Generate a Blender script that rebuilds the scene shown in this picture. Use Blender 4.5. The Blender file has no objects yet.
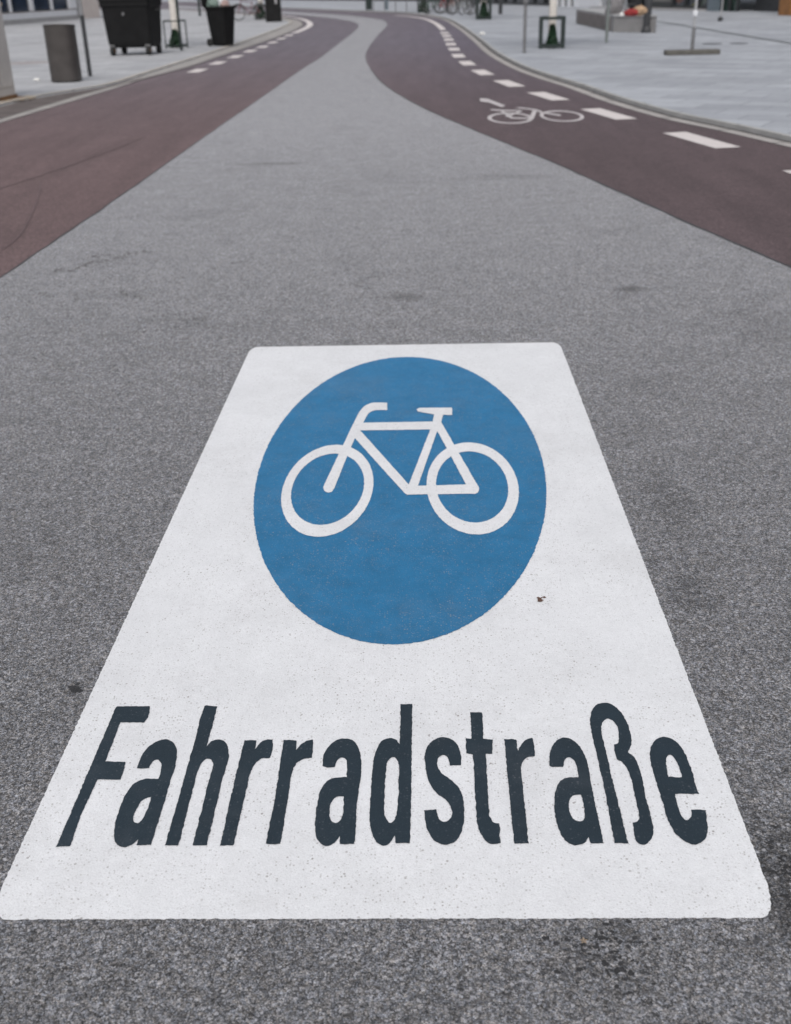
import bpy, bmesh, math, random
from mathutils import Vector, Matrix, noise
from mathutils.geometry import tessellate_polygon
random.seed(7)
R = math.radians
sc = bpy.context.scene
C = sc.collection

# ------------------------------------------------------------------ camera
W, H = 791, 1024
FPX, PITCH, ROLL, YAW, CAMH = 1071.1, 0.459804, -0.027129, 0.032749, 1.5
fw = Vector((-math.sin(YAW)*math.cos(PITCH), math.cos(YAW)*math.cos(PITCH), -math.sin(PITCH)))
rt0 = Vector((math.cos(YAW), math.sin(YAW), 0)); up0 = rt0.cross(fw)
rt = math.cos(ROLL)*rt0 + math.sin(ROLL)*up0
up = -math.sin(ROLL)*rt0 + math.cos(ROLL)*up0
cam = bpy.data.cameras.new('camera'); co = bpy.data.objects.new('camera', cam); C.objects.link(co)
m = Matrix((rt, up, -fw)).transposed().to_4x4(); m.translation = (0, 0, CAMH); co.matrix_world = m
cam.sensor_fit = 'VERTICAL'; cam.sensor_height = 36; cam.lens = FPX/H*36
cam.clip_start = 0.05; cam.clip_end = 2000
cam.dof.use_dof = True; cam.dof.focus_distance = 2.5; cam.dof.aperture_fstop = 4.3
sc.camera = co

def G(x, y, z=0.0):
    """ground point (height z) that was surveyed at photo pixel x, y"""
    d = fw*FPX + rt*(x - W/2) + up*(H/2 - y)
    t = (z - CAMH)/d.z
    return Vector((d.x*t, d.y*t))

def P(v):
    d = Vector(v) - Vector((0, 0, CAMH)); z = d.dot(fw)
    return W/2 + FPX*d.dot(rt)/z, H/2 - FPX*d.dot(up)/z

# ------------------------------------------------------------------ materials
def mat(name, col, rough=0.6, var=0.12, scale=8.0, metal=0.0, bump=0.0, bscale=60.0, spec=0.5, fine=0.0, fscale=200.0):
    m = bpy.data.materials.new(name); m.use_nodes = True
    nt = m.node_tree; N = nt.nodes; L = nt.links
    b = N['Principled BSDF']; b.inputs['Roughness'].default_value = rough; b.inputs['Metallic'].default_value = metal
    b.inputs['Specular IOR Level'].default_value = spec
    tc = N.new('ShaderNodeTexCoord')
    no = N.new('ShaderNodeTexNoise'); no.inputs['Scale'].default_value = scale; no.inputs['Detail'].default_value = 6
    L.new(tc.outputs['Object'], no.inputs['Vector'])
    mr = N.new('ShaderNodeMapRange'); mr.inputs[1].default_value = .3; mr.inputs[2].default_value = .7
    mr.inputs[3].default_value = 1 - var; mr.inputs[4].default_value = 1 + var
    L.new(no.outputs['Fac'], mr.inputs[0])
    src = mr.outputs[0]
    if fine:
        n2 = N.new('ShaderNodeTexNoise'); n2.inputs['Scale'].default_value = fscale; n2.inputs['Detail'].default_value = 2
        L.new(tc.outputs['Object'], n2.inputs['Vector'])
        m2 = N.new('ShaderNodeMapRange'); m2.inputs[1].default_value = .3; m2.inputs[2].default_value = .7
        m2.inputs[3].default_value = 1 - fine; m2.inputs[4].default_value = 1 + fine
        L.new(n2.outputs['Fac'], m2.inputs[0])
        mu = N.new('ShaderNodeMath'); mu.operation = 'MULTIPLY'; L.new(src, mu.inputs[0]); L.new(m2.outputs[0], mu.inputs[1]); src = mu.outputs[0]
    vm = N.new('ShaderNodeVectorMath'); vm.operation = 'SCALE'; vm.inputs[0].default_value = col[:3]
    L.new(src, vm.inputs['Scale']); L.new(vm.outputs[0], b.inputs['Base Color'])
    if bump:
        n3 = N.new('ShaderNodeTexNoise'); n3.inputs['Scale'].default_value = bscale; n3.inputs['Detail'].default_value = 4
        L.new(tc.outputs['Object'], n3.inputs['Vector'])
        bp = N.new('ShaderNodeBump'); bp.inputs['Strength'].default_value = bump; bp.inputs['Distance'].default_value = .01
        L.new(n3.outputs['Fac'], bp.inputs['Height']); L.new(bp.outputs[0], b.inputs['Normal'])
    return m

class NB:
    """small node-building helper"""
    def __init__(s, name):
        s.m = bpy.data.materials.new(name); s.m.use_nodes = True; s.nt = s.m.node_tree
        s.b = s.nt.nodes['Principled BSDF']
        s.tc = s.nt.nodes.new('ShaderNodeTexCoord').outputs['Object']
    def link(s, a, b): s.nt.links.new(a, b)
    def mapping(s, sx, sy, sz=1, rz=0, vec=None):
        n = s.nt.nodes.new('ShaderNodeMapping'); n.inputs['Scale'].default_value = (sx, sy, sz); n.inputs['Rotation'].default_value = (0, 0, rz)
        s.link(vec or s.tc, n.inputs['Vector']); return n.outputs[0]
    def noise(s, scale, detail=3, rough=.5, vec=None, dist=0):
        n = s.nt.nodes.new('ShaderNodeTexNoise'); n.inputs['Scale'].default_value = scale; n.inputs['Detail'].default_value = detail
        n.inputs['Roughness'].default_value = rough; n.inputs['Distortion'].default_value = dist
        s.link(vec or s.tc, n.inputs['Vector']); return n.outputs['Fac']
    def voro(s, scale, feature='F1', out='Color', rnd=1.0, vec=None):
        n = s.nt.nodes.new('ShaderNodeTexVoronoi'); n.feature = feature; n.inputs['Scale'].default_value = scale
        n.inputs['Randomness'].default_value = rnd
        s.link(vec or s.tc, n.inputs['Vector']); return n.outputs[out]
    def rng(s, v, a, b, c, d, smooth=False):
        n = s.nt.nodes.new('ShaderNodeMapRange'); n.inputs[1].default_value = a; n.inputs[2].default_value = b
        n.inputs[3].default_value = c; n.inputs[4].default_value = d
        if smooth: n.interpolation_type = 'SMOOTHSTEP'
        s.link(v, n.inputs[0]); return n.outputs[0]
    def math(s, op, a, b=None):
        n = s.nt.nodes.new('ShaderNodeMath'); n.operation = op
        for i, v in enumerate((a, b)):
            if v is None: continue
            if isinstance(v, (int, float)): n.inputs[i].default_value = v
            else: s.link(v, n.inputs[i])
        return n.outputs[0]
    def mix(s, f, a, b):
        n = s.nt.nodes.new('ShaderNodeMix'); n.data_type = 'RGBA'
        if isinstance(f, (int, float)): n.inputs[0].default_value = f
        else: s.link(f, n.inputs[0])
        for i, v in ((6, a), (7, b)):
            if isinstance(v, tuple): n.inputs[i].default_value = (*v[:3], 1)
            else: s.link(v, n.inputs[i])
        return n.outputs[2]
    def scale(s, c, f):
        n = s.nt.nodes.new('ShaderNodeVectorMath'); n.operation = 'SCALE'
        if isinstance(c, tuple): n.inputs[0].default_value = c
        else: s.link(c, n.inputs[0])
        if isinstance(f, (int, float)): n.inputs['Scale'].default_value = f
        else: s.link(f, n.inputs['Scale'])
        return n.outputs[0]
    def sep(s, v=None, i=0):
        n = s.nt.nodes.new('ShaderNodeSeparateXYZ'); s.link(v or s.tc, n.inputs[0]); return n.outputs[i]
    def bump(s, h, strength, dist):
        n = s.nt.nodes.new('ShaderNodeBump'); n.inputs['Strength'].default_value = strength; n.inputs['Distance'].default_value = dist
        s.link(h, n.inputs['Height']); s.link(n.outputs[0], s.b.inputs['Normal'])
    def spot(s, px, py, rx, ry):
        c = G(px, py)
        a = s.math('DIVIDE', s.math('SUBTRACT', s.sep(None, 0), c.x), rx)
        b = s.math('DIVIDE', s.math('SUBTRACT', s.sep(None, 1), c.y), ry)
        d = s.math('SQRT', s.math('ADD', s.math('MULTIPLY', a, a), s.math('MULTIPLY', b, b)))
        d = s.math('ADD', d, s.rng(s.noise(14, 5, .75), .25, .75, -.75, .75))
        return s.rng(d, .35, 1.0, 1, 0, True)
    def done(s, col, rough=.8, spec=.5):
        s.link(col, s.b.inputs['Base Color'])
        if isinstance(rough, (int, float)): s.b.inputs['Roughness'].default_value = rough
        else: s.link(rough, s.b.inputs['Roughness'])
        s.b.inputs['Specular IOR Level'].default_value = spec
        return s.m

def grit(n, cell):
    """random brightness per stone of the aggregate, roughly 0..1, plus the stones' height"""
    c = n.sep(n.voro(cell), 0)
    c2 = n.sep(n.voro(cell*.55), 1)
    d = n.voro(cell, out='Distance')
    return c, c2, d

STAIN_SPOTS = [(668, 500, .10, .30, .20), (690, 590, .10, .16, .26), (790, 890, .09, .26, .45), (780, 330, .3, .4, .12),
    (112, 262, .34, .16, .10), (120, 296, .24, .12, .08), (600, 960, .12, .11, .13), (405, 297, .14, .10, .26), (630, 290, .10, .10, .30),
    (180, 320, .20, .07, .18), (140, 640, .12, .2, .12), (30, 540, .2, .3, .12), (272, 164, .5, .15, .16), (500, 178, .6, .2, .12), (76, 690, .02, .025, .6)]
def asphalt_grey():
    n = NB('grey_asphalt')
    c, c2, d = grit(n, 350)
    v = n.math('ADD', n.math('MULTIPLY', n.math('POWER', c, 1.5), .85), n.math('MULTIPLY', n.math('POWER', c2, 2.2), .55))
    v = n.rng(v, 0, 1.4, .26, 2.62)
    gap = n.rng(d, .35, .75, 1.05, .52)
    v = n.math('MULTIPLY', v, gap)
    macro = n.rng(n.noise(5, 6, .65), .3, .7, .92, 1.08)
    mid = n.math('MULTIPLY', n.rng(n.noise(34, 4, .75), .3, .7, .91, 1.09), n.rng(n.sep(n.voro(120), 0), 0, 1, .74, 1.26))
    streak = n.rng(n.noise(1.0, 7, .72, vec=n.mapping(2.2, 5.5), dist=.6), .33, .67, .955, 1.045)
    streak = n.math('MULTIPLY', streak, n.rng(n.sep(n.voro(55), 1), 0, 1, .90, 1.10))
    sky_sheen = n.rng(n.sep(None, 1), .6, 7.5, .97, 1.63, True)  # grazing sky reflection painted into the albedo, brighter with distance
    far = n.rng(n.sep(None, 1), 5, 15, 1.0, 1.24, True)  # more of the same painted sky reflection farther out
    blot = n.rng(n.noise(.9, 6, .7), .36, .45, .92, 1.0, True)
    for k in (macro, mid, streak, sky_sheen, far, blot): v = n.math('MULTIPLY', v, k)
    for (px, py, rx, ry, st) in STAIN_SPOTS:
        v = n.math('MULTIPLY', v, n.math('SUBTRACT', 1.0, n.math('MULTIPLY', n.spot(px, py, rx, ry), st)))
    # a few very pale chips and a few black ones
    chip = n.rng(n.sep(n.voro(190), 2), .975, .98, 0, 1)
    tint = n.mix(n.rng(n.sep(n.voro(180), 2), 0, 1, 0, 1), (.162, .154, .151), (.144, .151, .171))
    col = n.scale(tint, v)
    col = n.mix(n.math('MULTIPLY', chip, .5), col, (.46, .46, .49))
    n.bump(n.math('SUBTRACT', 1.0, n.math('MULTIPLY', d, d)), .55, .0022)
    return n.done(col, .8, .35)

def asphalt_red():
    n = NB('red_asphalt')
    c, c2, d = grit(n, 260)
    v = n.math('MULTIPLY', n.rng(c, 0, 1, .45, 1.55), n.math('MULTIPLY', n.rng(n.sep(n.voro(60), 1), 0, 1, .80, 1.20), n.rng(n.noise(9, 6, .8), .3, .7, .90, 1.10)))
    macro = n.rng(n.noise(2.2, 6, .65), .3, .7, .92, 1.08)
    streak = n.rng(n.noise(1.0, 5, .6, vec=n.mapping(3.5, .35)), .3, .7, .86, 1.14)
    for k in (macro, streak): v = n.math('MULTIPLY', v, k)
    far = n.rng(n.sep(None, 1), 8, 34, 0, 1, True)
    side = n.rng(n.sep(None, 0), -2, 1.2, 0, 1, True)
    leftc = n.mix(far, (.119, .079, .080), (.132, .115, .136))  # far colours have the bluish sky reflection painted in
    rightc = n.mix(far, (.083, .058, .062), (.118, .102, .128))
    # the outer edge of the right-hand lane keeps its fresher red
    n.bump(n.math('SUBTRACT', 1.0, d), .4, .002)
    return n.done(n.scale(n.mix(side, leftc, rightc), v), .75, .4)

def paving(name, base, size=.6, rz=0., joint=.68):
    n = NB(name)
    b = n.nt.nodes.new('ShaderNodeTexBrick'); b.inputs['Scale'].default_value = 1.0
    b.inputs['Brick Width'].default_value = size; b.inputs['Row Height'].default_value = size*.6
    b.inputs['Mortar Size'].default_value = .012; b.inputs['Mortar Smooth'].default_value = .3
    b.inputs['Color1'].default_value = (.86, .86, .865, 1); b.inputs['Color2'].default_value = (1.10, 1.10, 1.09, 1)
    b.inputs['Mortar'].default_value = (joint, joint, joint, 1)
    n.link(n.mapping(1, 1, 1, rz), b.inputs['Vector'])
    v = n.math('MULTIPLY', n.rng(n.noise(.35, 6, .6), .3, .7, .90, 1.10), n.rng(n.noise(2.5, 5, .7), .3, .7, .93, 1.07))
    v = n.math('MULTIPLY', v, n.rng(n.noise(120, 2), .3, .7, .9, 1.1))
    v = n.math('MULTIPLY', v, n.rng(n.noise(14, 5, .8), .3, .7, .93, 1.07))
    gum = n.rng(n.voro(2.2, out='Distance'), .035, .05, .72, 1)
    v = n.math('MULTIPLY', v, gum)
    mul = n.nt.nodes.new('ShaderNodeMix'); mul.data_type = 'RGBA'; mul.blend_type = 'MULTIPLY'; mul.inputs[0].default_value = 1
    mul.inputs[6].default_value = (*base, 1); n.link(b.outputs['Color'], mul.inputs[7])
    return n.done(n.scale(mul.outputs[2], v), .8, .35)

def paint(name, base, chip_col, amount=.03, worn=.06, speck=.35, bump=.35, cloud=2.2, grad=None):
    """thick road paint over asphalt: shows the stones beneath, worn pinholes and grime"""
    n = NB(name)
    d = n.voro(230, out='Distance')
    g = n.rng(n.noise(cloud, 8, .78), .3, .7, 1 - worn, 1 + worn)
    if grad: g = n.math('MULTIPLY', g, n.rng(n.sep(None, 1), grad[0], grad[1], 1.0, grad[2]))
    g = n.math('MULTIPLY', g, n.rng(n.noise(60, 4, .7), .25, .75, .95, 1.045))
    g = n.math('MULTIPLY', g, n.rng(n.noise(420, 2, .7), .25, .75, .90, 1.08))
    g = n.math('MULTIPLY', g, n.rng(n.noise(9, 5, .75, vec=n.mapping(1, .5)), .3, .7, .965, 1.03))
    col = n.scale(base, g)
    # pinholes where the paint is gone, gathered in patches
    hole = n.rng(n.noise(230, 2, .6), .70 - amount*.4, .76 - amount*.4, 0, 1)
    patch = n.rng(n.noise(4.5, 5, .75), .42, .62, .15, 1)
    f = n.math('MULTIPLY', n.math('MULTIPLY', hole, patch), speck)
    col = n.mix(f, col, chip_col)
    big = n.rng(n.noise(46, 3, .6), .735, .775, 0, .55)
    col = n.mix(n.math('MULTIPLY', big, n.rng(n.noise(1.7, 3), .45, .55, 0, 1)), col, chip_col)
    # small soft grey specks and the odd larger chip
    for sc_, keep, r0, st in ((150, .76, .38, .5*speck*2), (62, .84, .21, .62*speck*2), (330, .78, .40, .30*speck*2)):
        vd = n.voro(sc_, out='Distance'); vc = n.sep(n.voro(sc_), 0)
        k = n.math('MULTIPLY', n.rng(vd, r0*.5, r0, 1, 0, True), n.rng(vc, keep, keep + .01, 0, 1))
        k = n.math('MULTIPLY', k, n.rng(n.noise(3.3, 5, .75), .36, .58, .16, 1))
        col = n.mix(n.math('MULTIPLY', k, st), col, chip_col)
    for (px, py, rx, ry, st) in ((262, 906, .05, .03, .08), (640, 560, .12, .16, .05), (560, 680, .12, .10, .035)):
        col = n.mix(n.math('MULTIPLY', n.spot(px, py, rx, ry), st), col, chip_col)
    grime = n.rng(n.noise(1.6, 7, .78), .48, .70, 0, .12, True)
    col = n.mix(grime, col, chip_col)
    h = n.math('ADD', n.math('SUBTRACT', 1.0, n.math('MULTIPLY', d, d)), n.noise(700, 2))
    n.bump(h, bump, .0016)
    return n.done(col, .62, .4)

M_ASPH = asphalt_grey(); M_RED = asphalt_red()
M_PAVE_R = paving('pale_slabs_right', (.332, .348, .382), .8, .55)
M_PAVE_L = paving('pale_slabs_left', (.37, .375, .395), .8, .08)
M_WHITE = paint('white_road_paint', (.675, .684, .708), (.20, .18, .17), .16, .06, .6)
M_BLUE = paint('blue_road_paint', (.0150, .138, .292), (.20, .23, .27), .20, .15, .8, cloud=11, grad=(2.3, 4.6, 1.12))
M_BLACK = paint('slate_road_paint', (.0125, .024, .035), (.16, .17, .19), .05, .18, .3)
M_DASH = paint('worn_white_road_paint', (.62, .575, .565), (.25, .2, .2), .06, .08, .3)
M_LSYM = paint('thin_white_road_paint', (.50, .47, .475), (.2, .15, .15), .1, .1, .5)
M_KERB = mat('kerb_granite', (.36, .355, .35), .8, .15, 3, fine=.25, bump=.3)
M_GUT = mat('gutter_stone', (.34, .32, .31), .8, .12, 2, fine=.2, bump=.3)
M_GUTD = mat('gutter_setts', (.098, .082, .079), .85, .25, 3, fine=.3, bump=.5, bscale=30)
M_BAND = mat('flat_kerb_stone', (.29, .275, .265), .8, .12, 2, fine=.2, bump=.3)
M_JOINT = mat('bitumen_joint', (.035, .035, .038), .6, .2, 5)
M_STAIN = mat('dark_stain', (.028, .028, .031), .85, .35, 90, bump=.5, bscale=300, fine=.4, fscale=300)
M_STAIN2 = mat('soft_dark_stain', (.098, .095, .098), .9, .3, 60, fine=.4)
M_TYRE = mat('tyre_rubbed_asphalt', (.104, .070, .072), .7, .15, 6, fine=.2)
M_BLKPL = mat('black_plastic', (.0075, .0075, .008), .62, .3, 4, bump=.1, spec=.22)
M_BLKPL2 = mat('dark_charcoal_plastic', (.020, .021, .021), .5, .3, 4, bump=.1)
M_RUB = mat('rubber', (.018, .018, .018), .8, .2, 10)
M_BINM = mat('weathered_bin_metal', (.062, .055, .052), .5, .2, 5, metal=.2, bump=.15)
M_STEEL = mat('galvanised_steel', (.30, .30, .31), .45, .15, 14, metal=.5)
M_GREYP = mat('grey_post_paint', (.16, .16, .165), .5, .15, 6)
M_DARKP = mat('anthracite_post_paint', (.040, .042, .046), .5, .2, 6)
M_CAB = mat('grey_cabinet_render', (.50, .48, .465), .75, .10, 2.5, fine=.1, bump=.2)
M_RUST = mat('rusty_earth', (.20, .11, .055), .95, .5, 18, bump=.8, bscale=60)
M_SAND = mat('pale_sand', (.42, .34, .25), .95, .3, 25, bump=.8, bscale=60)
M_WTRUNK = mat('limewashed_bark', (.66, .62, .57), .85, .12, 20, bump=.5, bscale=40)
M_BARK = mat('bark', (.12, .095, .075), .9, .3, 20, bump=.8, bscale=40)
M_LEAF = mat('leaf_green', (.045, .085, .03), .6, .45, 9)
M_IVY = mat('dark_bush_green', (.016, .050, .022), .6, .5, 20)
M_GUARD = mat('dark_green_steel', (.018, .028, .026), .45, .2, 10)
M_GRAN = mat('grey_granite_block', (.22, .215, .215), .8, .12, 4, fine=.3, fscale=90, bump=.3)
M_WOOD = mat('weathered_bench_wood', (.175, .155, .15), .8, .2, 8, bump=.4)
M_ORW = mat('orange_wood', (.23, .105, .035), .6, .25, 5, bump=.3)
M_WALLP = mat('pinkish_wall_render', (.60, .535, .50), .85, .08, 2, bump=.3)
M_WALLG = mat('pale_grey_wall_panel', (.36, .37, .39), .6, .06, 1.5)
M_WALLT = mat('taupe_wall_panel', (.17, .165, .155), .7, .1, 1.5)
M_FRAME = mat('white_aluminium_frame', (.66, .67, .70), .5, .05, 4)
M_PLINTH = mat('grey_stone_plinth', (.33, .325, .33), .8, .1, 3, bump=.3)
M_DFRAME = mat('dark_window_frame', (.03, .032, .035), .4, .2, 4)
M_BCOL = mat('blue_grey_column_metal', (.12, .15, .175), .45, .1, 3)
M_BRASS = mat('pale_yellow_metal', (.50, .40, .22), .4, .1, 5)
M_REDF = mat('red_fabric', (.24, .022, .022), .85, .25, 12, bump=.5)
M_TAN = mat('tan_cloth', (.40, .27, .17), .85, .25, 12, bump=.5)
M_GREYC = mat('grey_wool_coat', (.23, .22, .225), .9, .2, 9, bump=.6)
M_DARKC = mat('black_cloth', (.014, .015, .018), .85, .3, 9, bump=.5)
M_SKIN = mat('skin', (.45, .28, .21), .6, .08, 10)
M_HAIR = mat('dark_hair', (.03, .022, .018), .6, .3, 60)
M_BAGT = mat('teal_rubbish_bag', (.15, .205, .18), .5, .35, 14, bump=.6)
M_BAGW = mat('white_rubbish_bag', (.5, .52, .55), .4, .2, 14, bump=.6)
M_BAGP = mat('pink_rubbish_bag', (.38, .27, .25), .5, .2, 14, bump=.6)
M_PAPER = mat('white_paper', (.75, .74, .72), .8, .05, 20)
M_OCHRE = mat('dry_leaf', (.27, .21, .155), .8, .25, 80)
M_BROWN = mat('brown_chip', (.10, .055, .04), .8, .3, 80)
M_ORANGE = mat('orange_wheel_hub', (.16, .08, .035), .6, .2, 10)
BIKE_COL = {k: mat('bicycle_paint_' + k, c, .35, .1, 10) for k, c in dict(
    red=(.35, .03, .03), maroon=(.14, .03, .035), silver=(.42, .44, .44), black=(.02, .02, .022), orange=(.38, .12, .05), blue=(.04, .06, .16), green=(.10, .19, .15)).items()}

def glass(name, col, rough=.08, items=False):
    n = NB(name)
    v = n.noise(1.1, 4, .6)
    c = n.mix(n.rng(v, .4, .6, 0, 1), tuple(col), tuple(x*2.4 for x in col))
    if items:
        vc = n.voro(1.6, vec=n.mapping(1, 1, 1.3))
        c = n.mix(n.rng(n.sep(vc, 0), .45, .6, 0, .55), c, n.scale(vc, .22))
    n.done(c, rough, .8); return n.m
M_GLASS = glass('dark_blue_shop_glass', (.010, .016, .028))
M_GLASSD = glass('dark_shop_glass', (.012, .014, .015))
M_GLASSG = glass('green_black_glass', (.012, .022, .018))
M_GLASSI = glass('lit_display_glass', (.015, .018, .022), .1, True)

# ------------------------------------------------------------------ mesh helpers
class MB:
    def __init__(s): s.v = []; s.f = []
    def add(s, vs, fs):
        o = len(s.v); s.v += [tuple(v) for v in vs]; s.f += [tuple(i + o for i in f) for f in fs]; return s
    def box(s, c, d, rz=0, taper=1.0):
        x, y, z = d[0]/2, d[1]/2, d[2]/2; cs, sn = math.cos(rz), math.sin(rz); vs = []
        for k in (-1, 1):
            t = 1 if k < 0 else taper
            for a, b in ((-1, -1), (1, -1), (1, 1), (-1, 1)):
                px, py = a*x*t, b*y*t
                vs.append((c[0] + px*cs - py*sn, c[1] + px*sn + py*cs, c[2] + k*z))
        return s.add(vs, [(0, 3, 2, 1), (4, 5, 6, 7), (0, 1, 5, 4), (1, 2, 6, 5), (2, 3, 7, 6), (3, 0, 4, 7)])
    def tube(s, pts, r, n=8, cap=True):
        pts = [Vector(p) for p in pts]; rs = r if isinstance(r, (list, tuple)) else [r]*len(pts)
        vs = []; prev = None
        for i, p in enumerate(pts):
            t = (pts[min(i+1, len(pts)-1)] - pts[max(i-1, 0)]).normalized()
            if prev is None:
                a = t.cross(Vector((0, 0, 1)));
                if a.length < .05: a = t.cross(Vector((1, 0, 0)))
            else: a = prev - t*prev.dot(t)
            a.normalize(); prev = a; b = t.cross(a)
            for k in range(n):
                th = 2*math.pi*k/n; vs.append(p + rs[i]*(math.cos(th)*a + math.sin(th)*b))
        fs = [(i*n+k, i*n+(k+1) % n, (i+1)*n+(k+1) % n, (i+1)*n+k) for i in range(len(pts)-1) for k in range(n)]
        if cap: fs += [tuple(range(n-1, -1, -1)), tuple((len(pts)-1)*n + k for k in range(n))]
        return s.add(vs, fs)
    def ring(s, c, ax, Rr, r, n=28, m_=8):
        c = Vector(c); ax = Vector(ax).normalized(); a = ax.cross(Vector((0, 0, 1)))
        if a.length < .05: a = Vector((1, 0, 0))
        a.normalize(); b = ax.cross(a); vs = []
        for i in range(n):
            th = 2*math.pi*i/n; d = math.cos(th)*a + math.sin(th)*b
            for k in range(m_):
                ph = 2*math.pi*k/m_; vs.append(c + d*(Rr + r*math.cos(ph)) + ax*r*math.sin(ph))
        return s.add(vs, [(i*m_+k, i*m_+(k+1) % m_, ((i+1) % n)*m_+(k+1) % m_, ((i+1) % n)*m_+k) for i in range(n) for k in range(m_)])
    def lathe(s, c, prof, n=28, ax='z'):
        vs = []
        for r, z in prof:
            for k in range(n):
                th = 2*math.pi*k/n
                if ax == 'z': vs.append((c[0] + r*math.cos(th), c[1] + r*math.sin(th), c[2] + z))
                elif ax == 'x': vs.append((c[0] + z, c[1] + r*math.cos(th), c[2] + r*math.sin(th)))
                else: vs.append((c[0] + r*math.cos(th), c[1] + z, c[2] + r*math.sin(th)))
        fs = [(i*n+k, i*n+(k+1) % n, (i+1)*n+(k+1) % n, (i+1)*n+k) for i in range(len(prof)-1) for k in range(n)]
        return s.add(vs, fs)
    def slab(s, poly, z0, z1):
        """prism over a ground polygon"""
        tri = tessellate_polygon([[Vector((p[0], p[1], 0)) for p in poly]]); n = len(poly)
        vs = [(p[0], p[1], z1) for p in poly] + [(p[0], p[1], z0) for p in poly]
        fs = []
        for t in tri:
            a, b, c = [Vector(vs[i][:2]) for i in t]
            if (b-a).x*(c-a).y - (b-a).y*(c-a).x < 0: t = (t[0], t[2], t[1])
            fs.append(tuple(t))
        fs += [(i, (i+1) % n, n + (i+1) % n, n + i) for i in range(n)]
        return s.add(vs, fs)
    def sheet(s, polys, z):
        vv = [[Vector((p[0], p[1], 0)) for p in q] for q in polys]
        tri = tessellate_polygon(vv); flat = [p for q in vv for p in q]; fs = []
        for t in tri:
            a, b, c = [flat[i] for i in t]
            if (b-a).cross(c-a).z < 0: t = (t[0], t[2], t[1])
            fs.append(tuple(t))
        return s.add([(p.x, p.y, z) for p in flat], fs)
    def build(s, name, material, parent=None, smooth=False, bevel=0, loc=None):
        me = bpy.data.meshes.new(name); me.from_pydata(s.v, [], s.f); me.update()
        if bevel or smooth:
            bm = bmesh.new(); bm.from_mesh(me)
            bmesh.ops.recalc_face_normals(bm, faces=bm.faces); bm.to_mesh(me); bm.free()
        me.materials.append(material)
        if smooth:
            me.shade_smooth() if hasattr(me, 'shade_smooth') else None
            try: me.set_sharp_from_angle(angle=R(38))
            except Exception: pass
        o = bpy.data.objects.new(name, me); C.objects.link(o)
        if parent: o.parent = parent
        if loc: o.location = loc
        if bevel:
            b = o.modifiers.new('bevel', 'BEVEL'); b.width = bevel; b.segments = 2; b.limit_method = 'ANGLE'; b.angle_limit = R(40)
        return o

def tag(o, label, cat, group=None):
    o['label'] = label; o['category'] = cat
    if group: o['group'] = group
    return o
def struct(o): o['kind'] = 'structure'; return o
def thing(name, label, cat, loc=(0, 0, 0), rz=0, group=None):
    o = bpy.data.objects.new(name, None); C.objects.link(o); o.location = loc; o.rotation_euler = (0, 0, rz); o.empty_display_size = .2
    return tag(o, label, cat, group)
def copy_tree(o, parent=None):
    c = o.copy(); C.objects.link(c); c.parent = parent
    for ch in o.children: copy_tree(ch, c)
    return c

def spline(pts, step=.25, closed=False):
    """centripetal-ish Catmull-Rom through 2D points"""
    pts = [Vector(p[:2]) for p in pts]; n = len(pts); out = []
    rngi = range(n) if closed else range(n-1)
    for i in rngi:
        if closed: p0, p1, p2, p3 = pts[i-1], pts[i], pts[(i+1) % n], pts[(i+2) % n]
        else: p0, p1, p2, p3 = pts[max(i-1, 0)], pts[i], pts[i+1], pts[min(i+2, n-1)]
        L = (p2-p1).length; k = max(1, int(L/step))
        d1 = max((p1-p0).length, 1e-6); d2 = max(L, 1e-6); d3 = max((p3-p2).length, 1e-6)
        m1 = (p2-p0)/(d1+d2)*d2 if (p1-p0).length > 1e-6 else (p2-p1)
        m2 = (p3-p1)/(d2+d3)*d2 if (p3-p2).length > 1e-6 else (p2-p1)
        for j in range(k):
            t = j/k; t2 = t*t; t3 = t2*t
            out.append((2*t3-3*t2+1)*p1 + (t3-2*t2+t)*m1 + (-2*t3+3*t2)*p2 + (t3-t2)*m2)
    if not closed: out.append(pts[-1])
    return out
def offset(line, d):
    out = []
    for i, p in enumerate(line):
        t = (line[min(i+1, len(line)-1)] - line[max(i-1, 0)]).normalized(); out.append(p + Vector((-t.y, t.x))*d)
    return out
def ribbon(a, b, z, za=None):
    mb = MB(); n = len(a); za = z if za is None else za
    mb.add([(p.x, p.y, za) for p in a] + [(p.x, p.y, z) for p in b], [(i, i+1, n+i+1, n+i) for i in range(n-1)])
    return mb
def fixn(mb):
    out = []
    for f in mb.f:
        a, b, c = [Vector(mb.v[i]) for i in f[:3]]
        out.append(f if (b-a).cross(c-a).z >= 0 else tuple(reversed(f)))
    mb.f = out; return mb
def gp(l, z=0): return [G(x, y, z) for x, y in l]

# ------------------------------------------------------------------ ground, road, pavements
ZL, ZR = .03, .05
big = MB().add([(-600, -60, -.03), (600, -60, -.03), (600, 900, -.03), (-600, 900, -.03)], [(0, 1, 2, 3)])
struct(big.build('ground', M_PAVE_R))

# right kerb: foot of the kerb face, near to far, then round the bend to the left
rk = [Vector((8.2, -8)), Vector((5.6, 3.2))] + gp([(791, 142.5), (735.2, 129.8), (676.8, 117.6), (618.4, 101), (581.8, 88), (546.4, 77), (521.1, 67.5), (495.9, 53.8), (480.7, 41.3), (462, 27.5), (445.2, 19), (425.5, 15.6), (402.8, 13.3), (380, 12.2), (355.9, 11.4), (330.6, 10.3), (305.3, 9.2), (280, 8.3), (230, 5.3), (170, 2.0)]) + [Vector((-60, 170))]
rk = spline(rk, .3)
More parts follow.
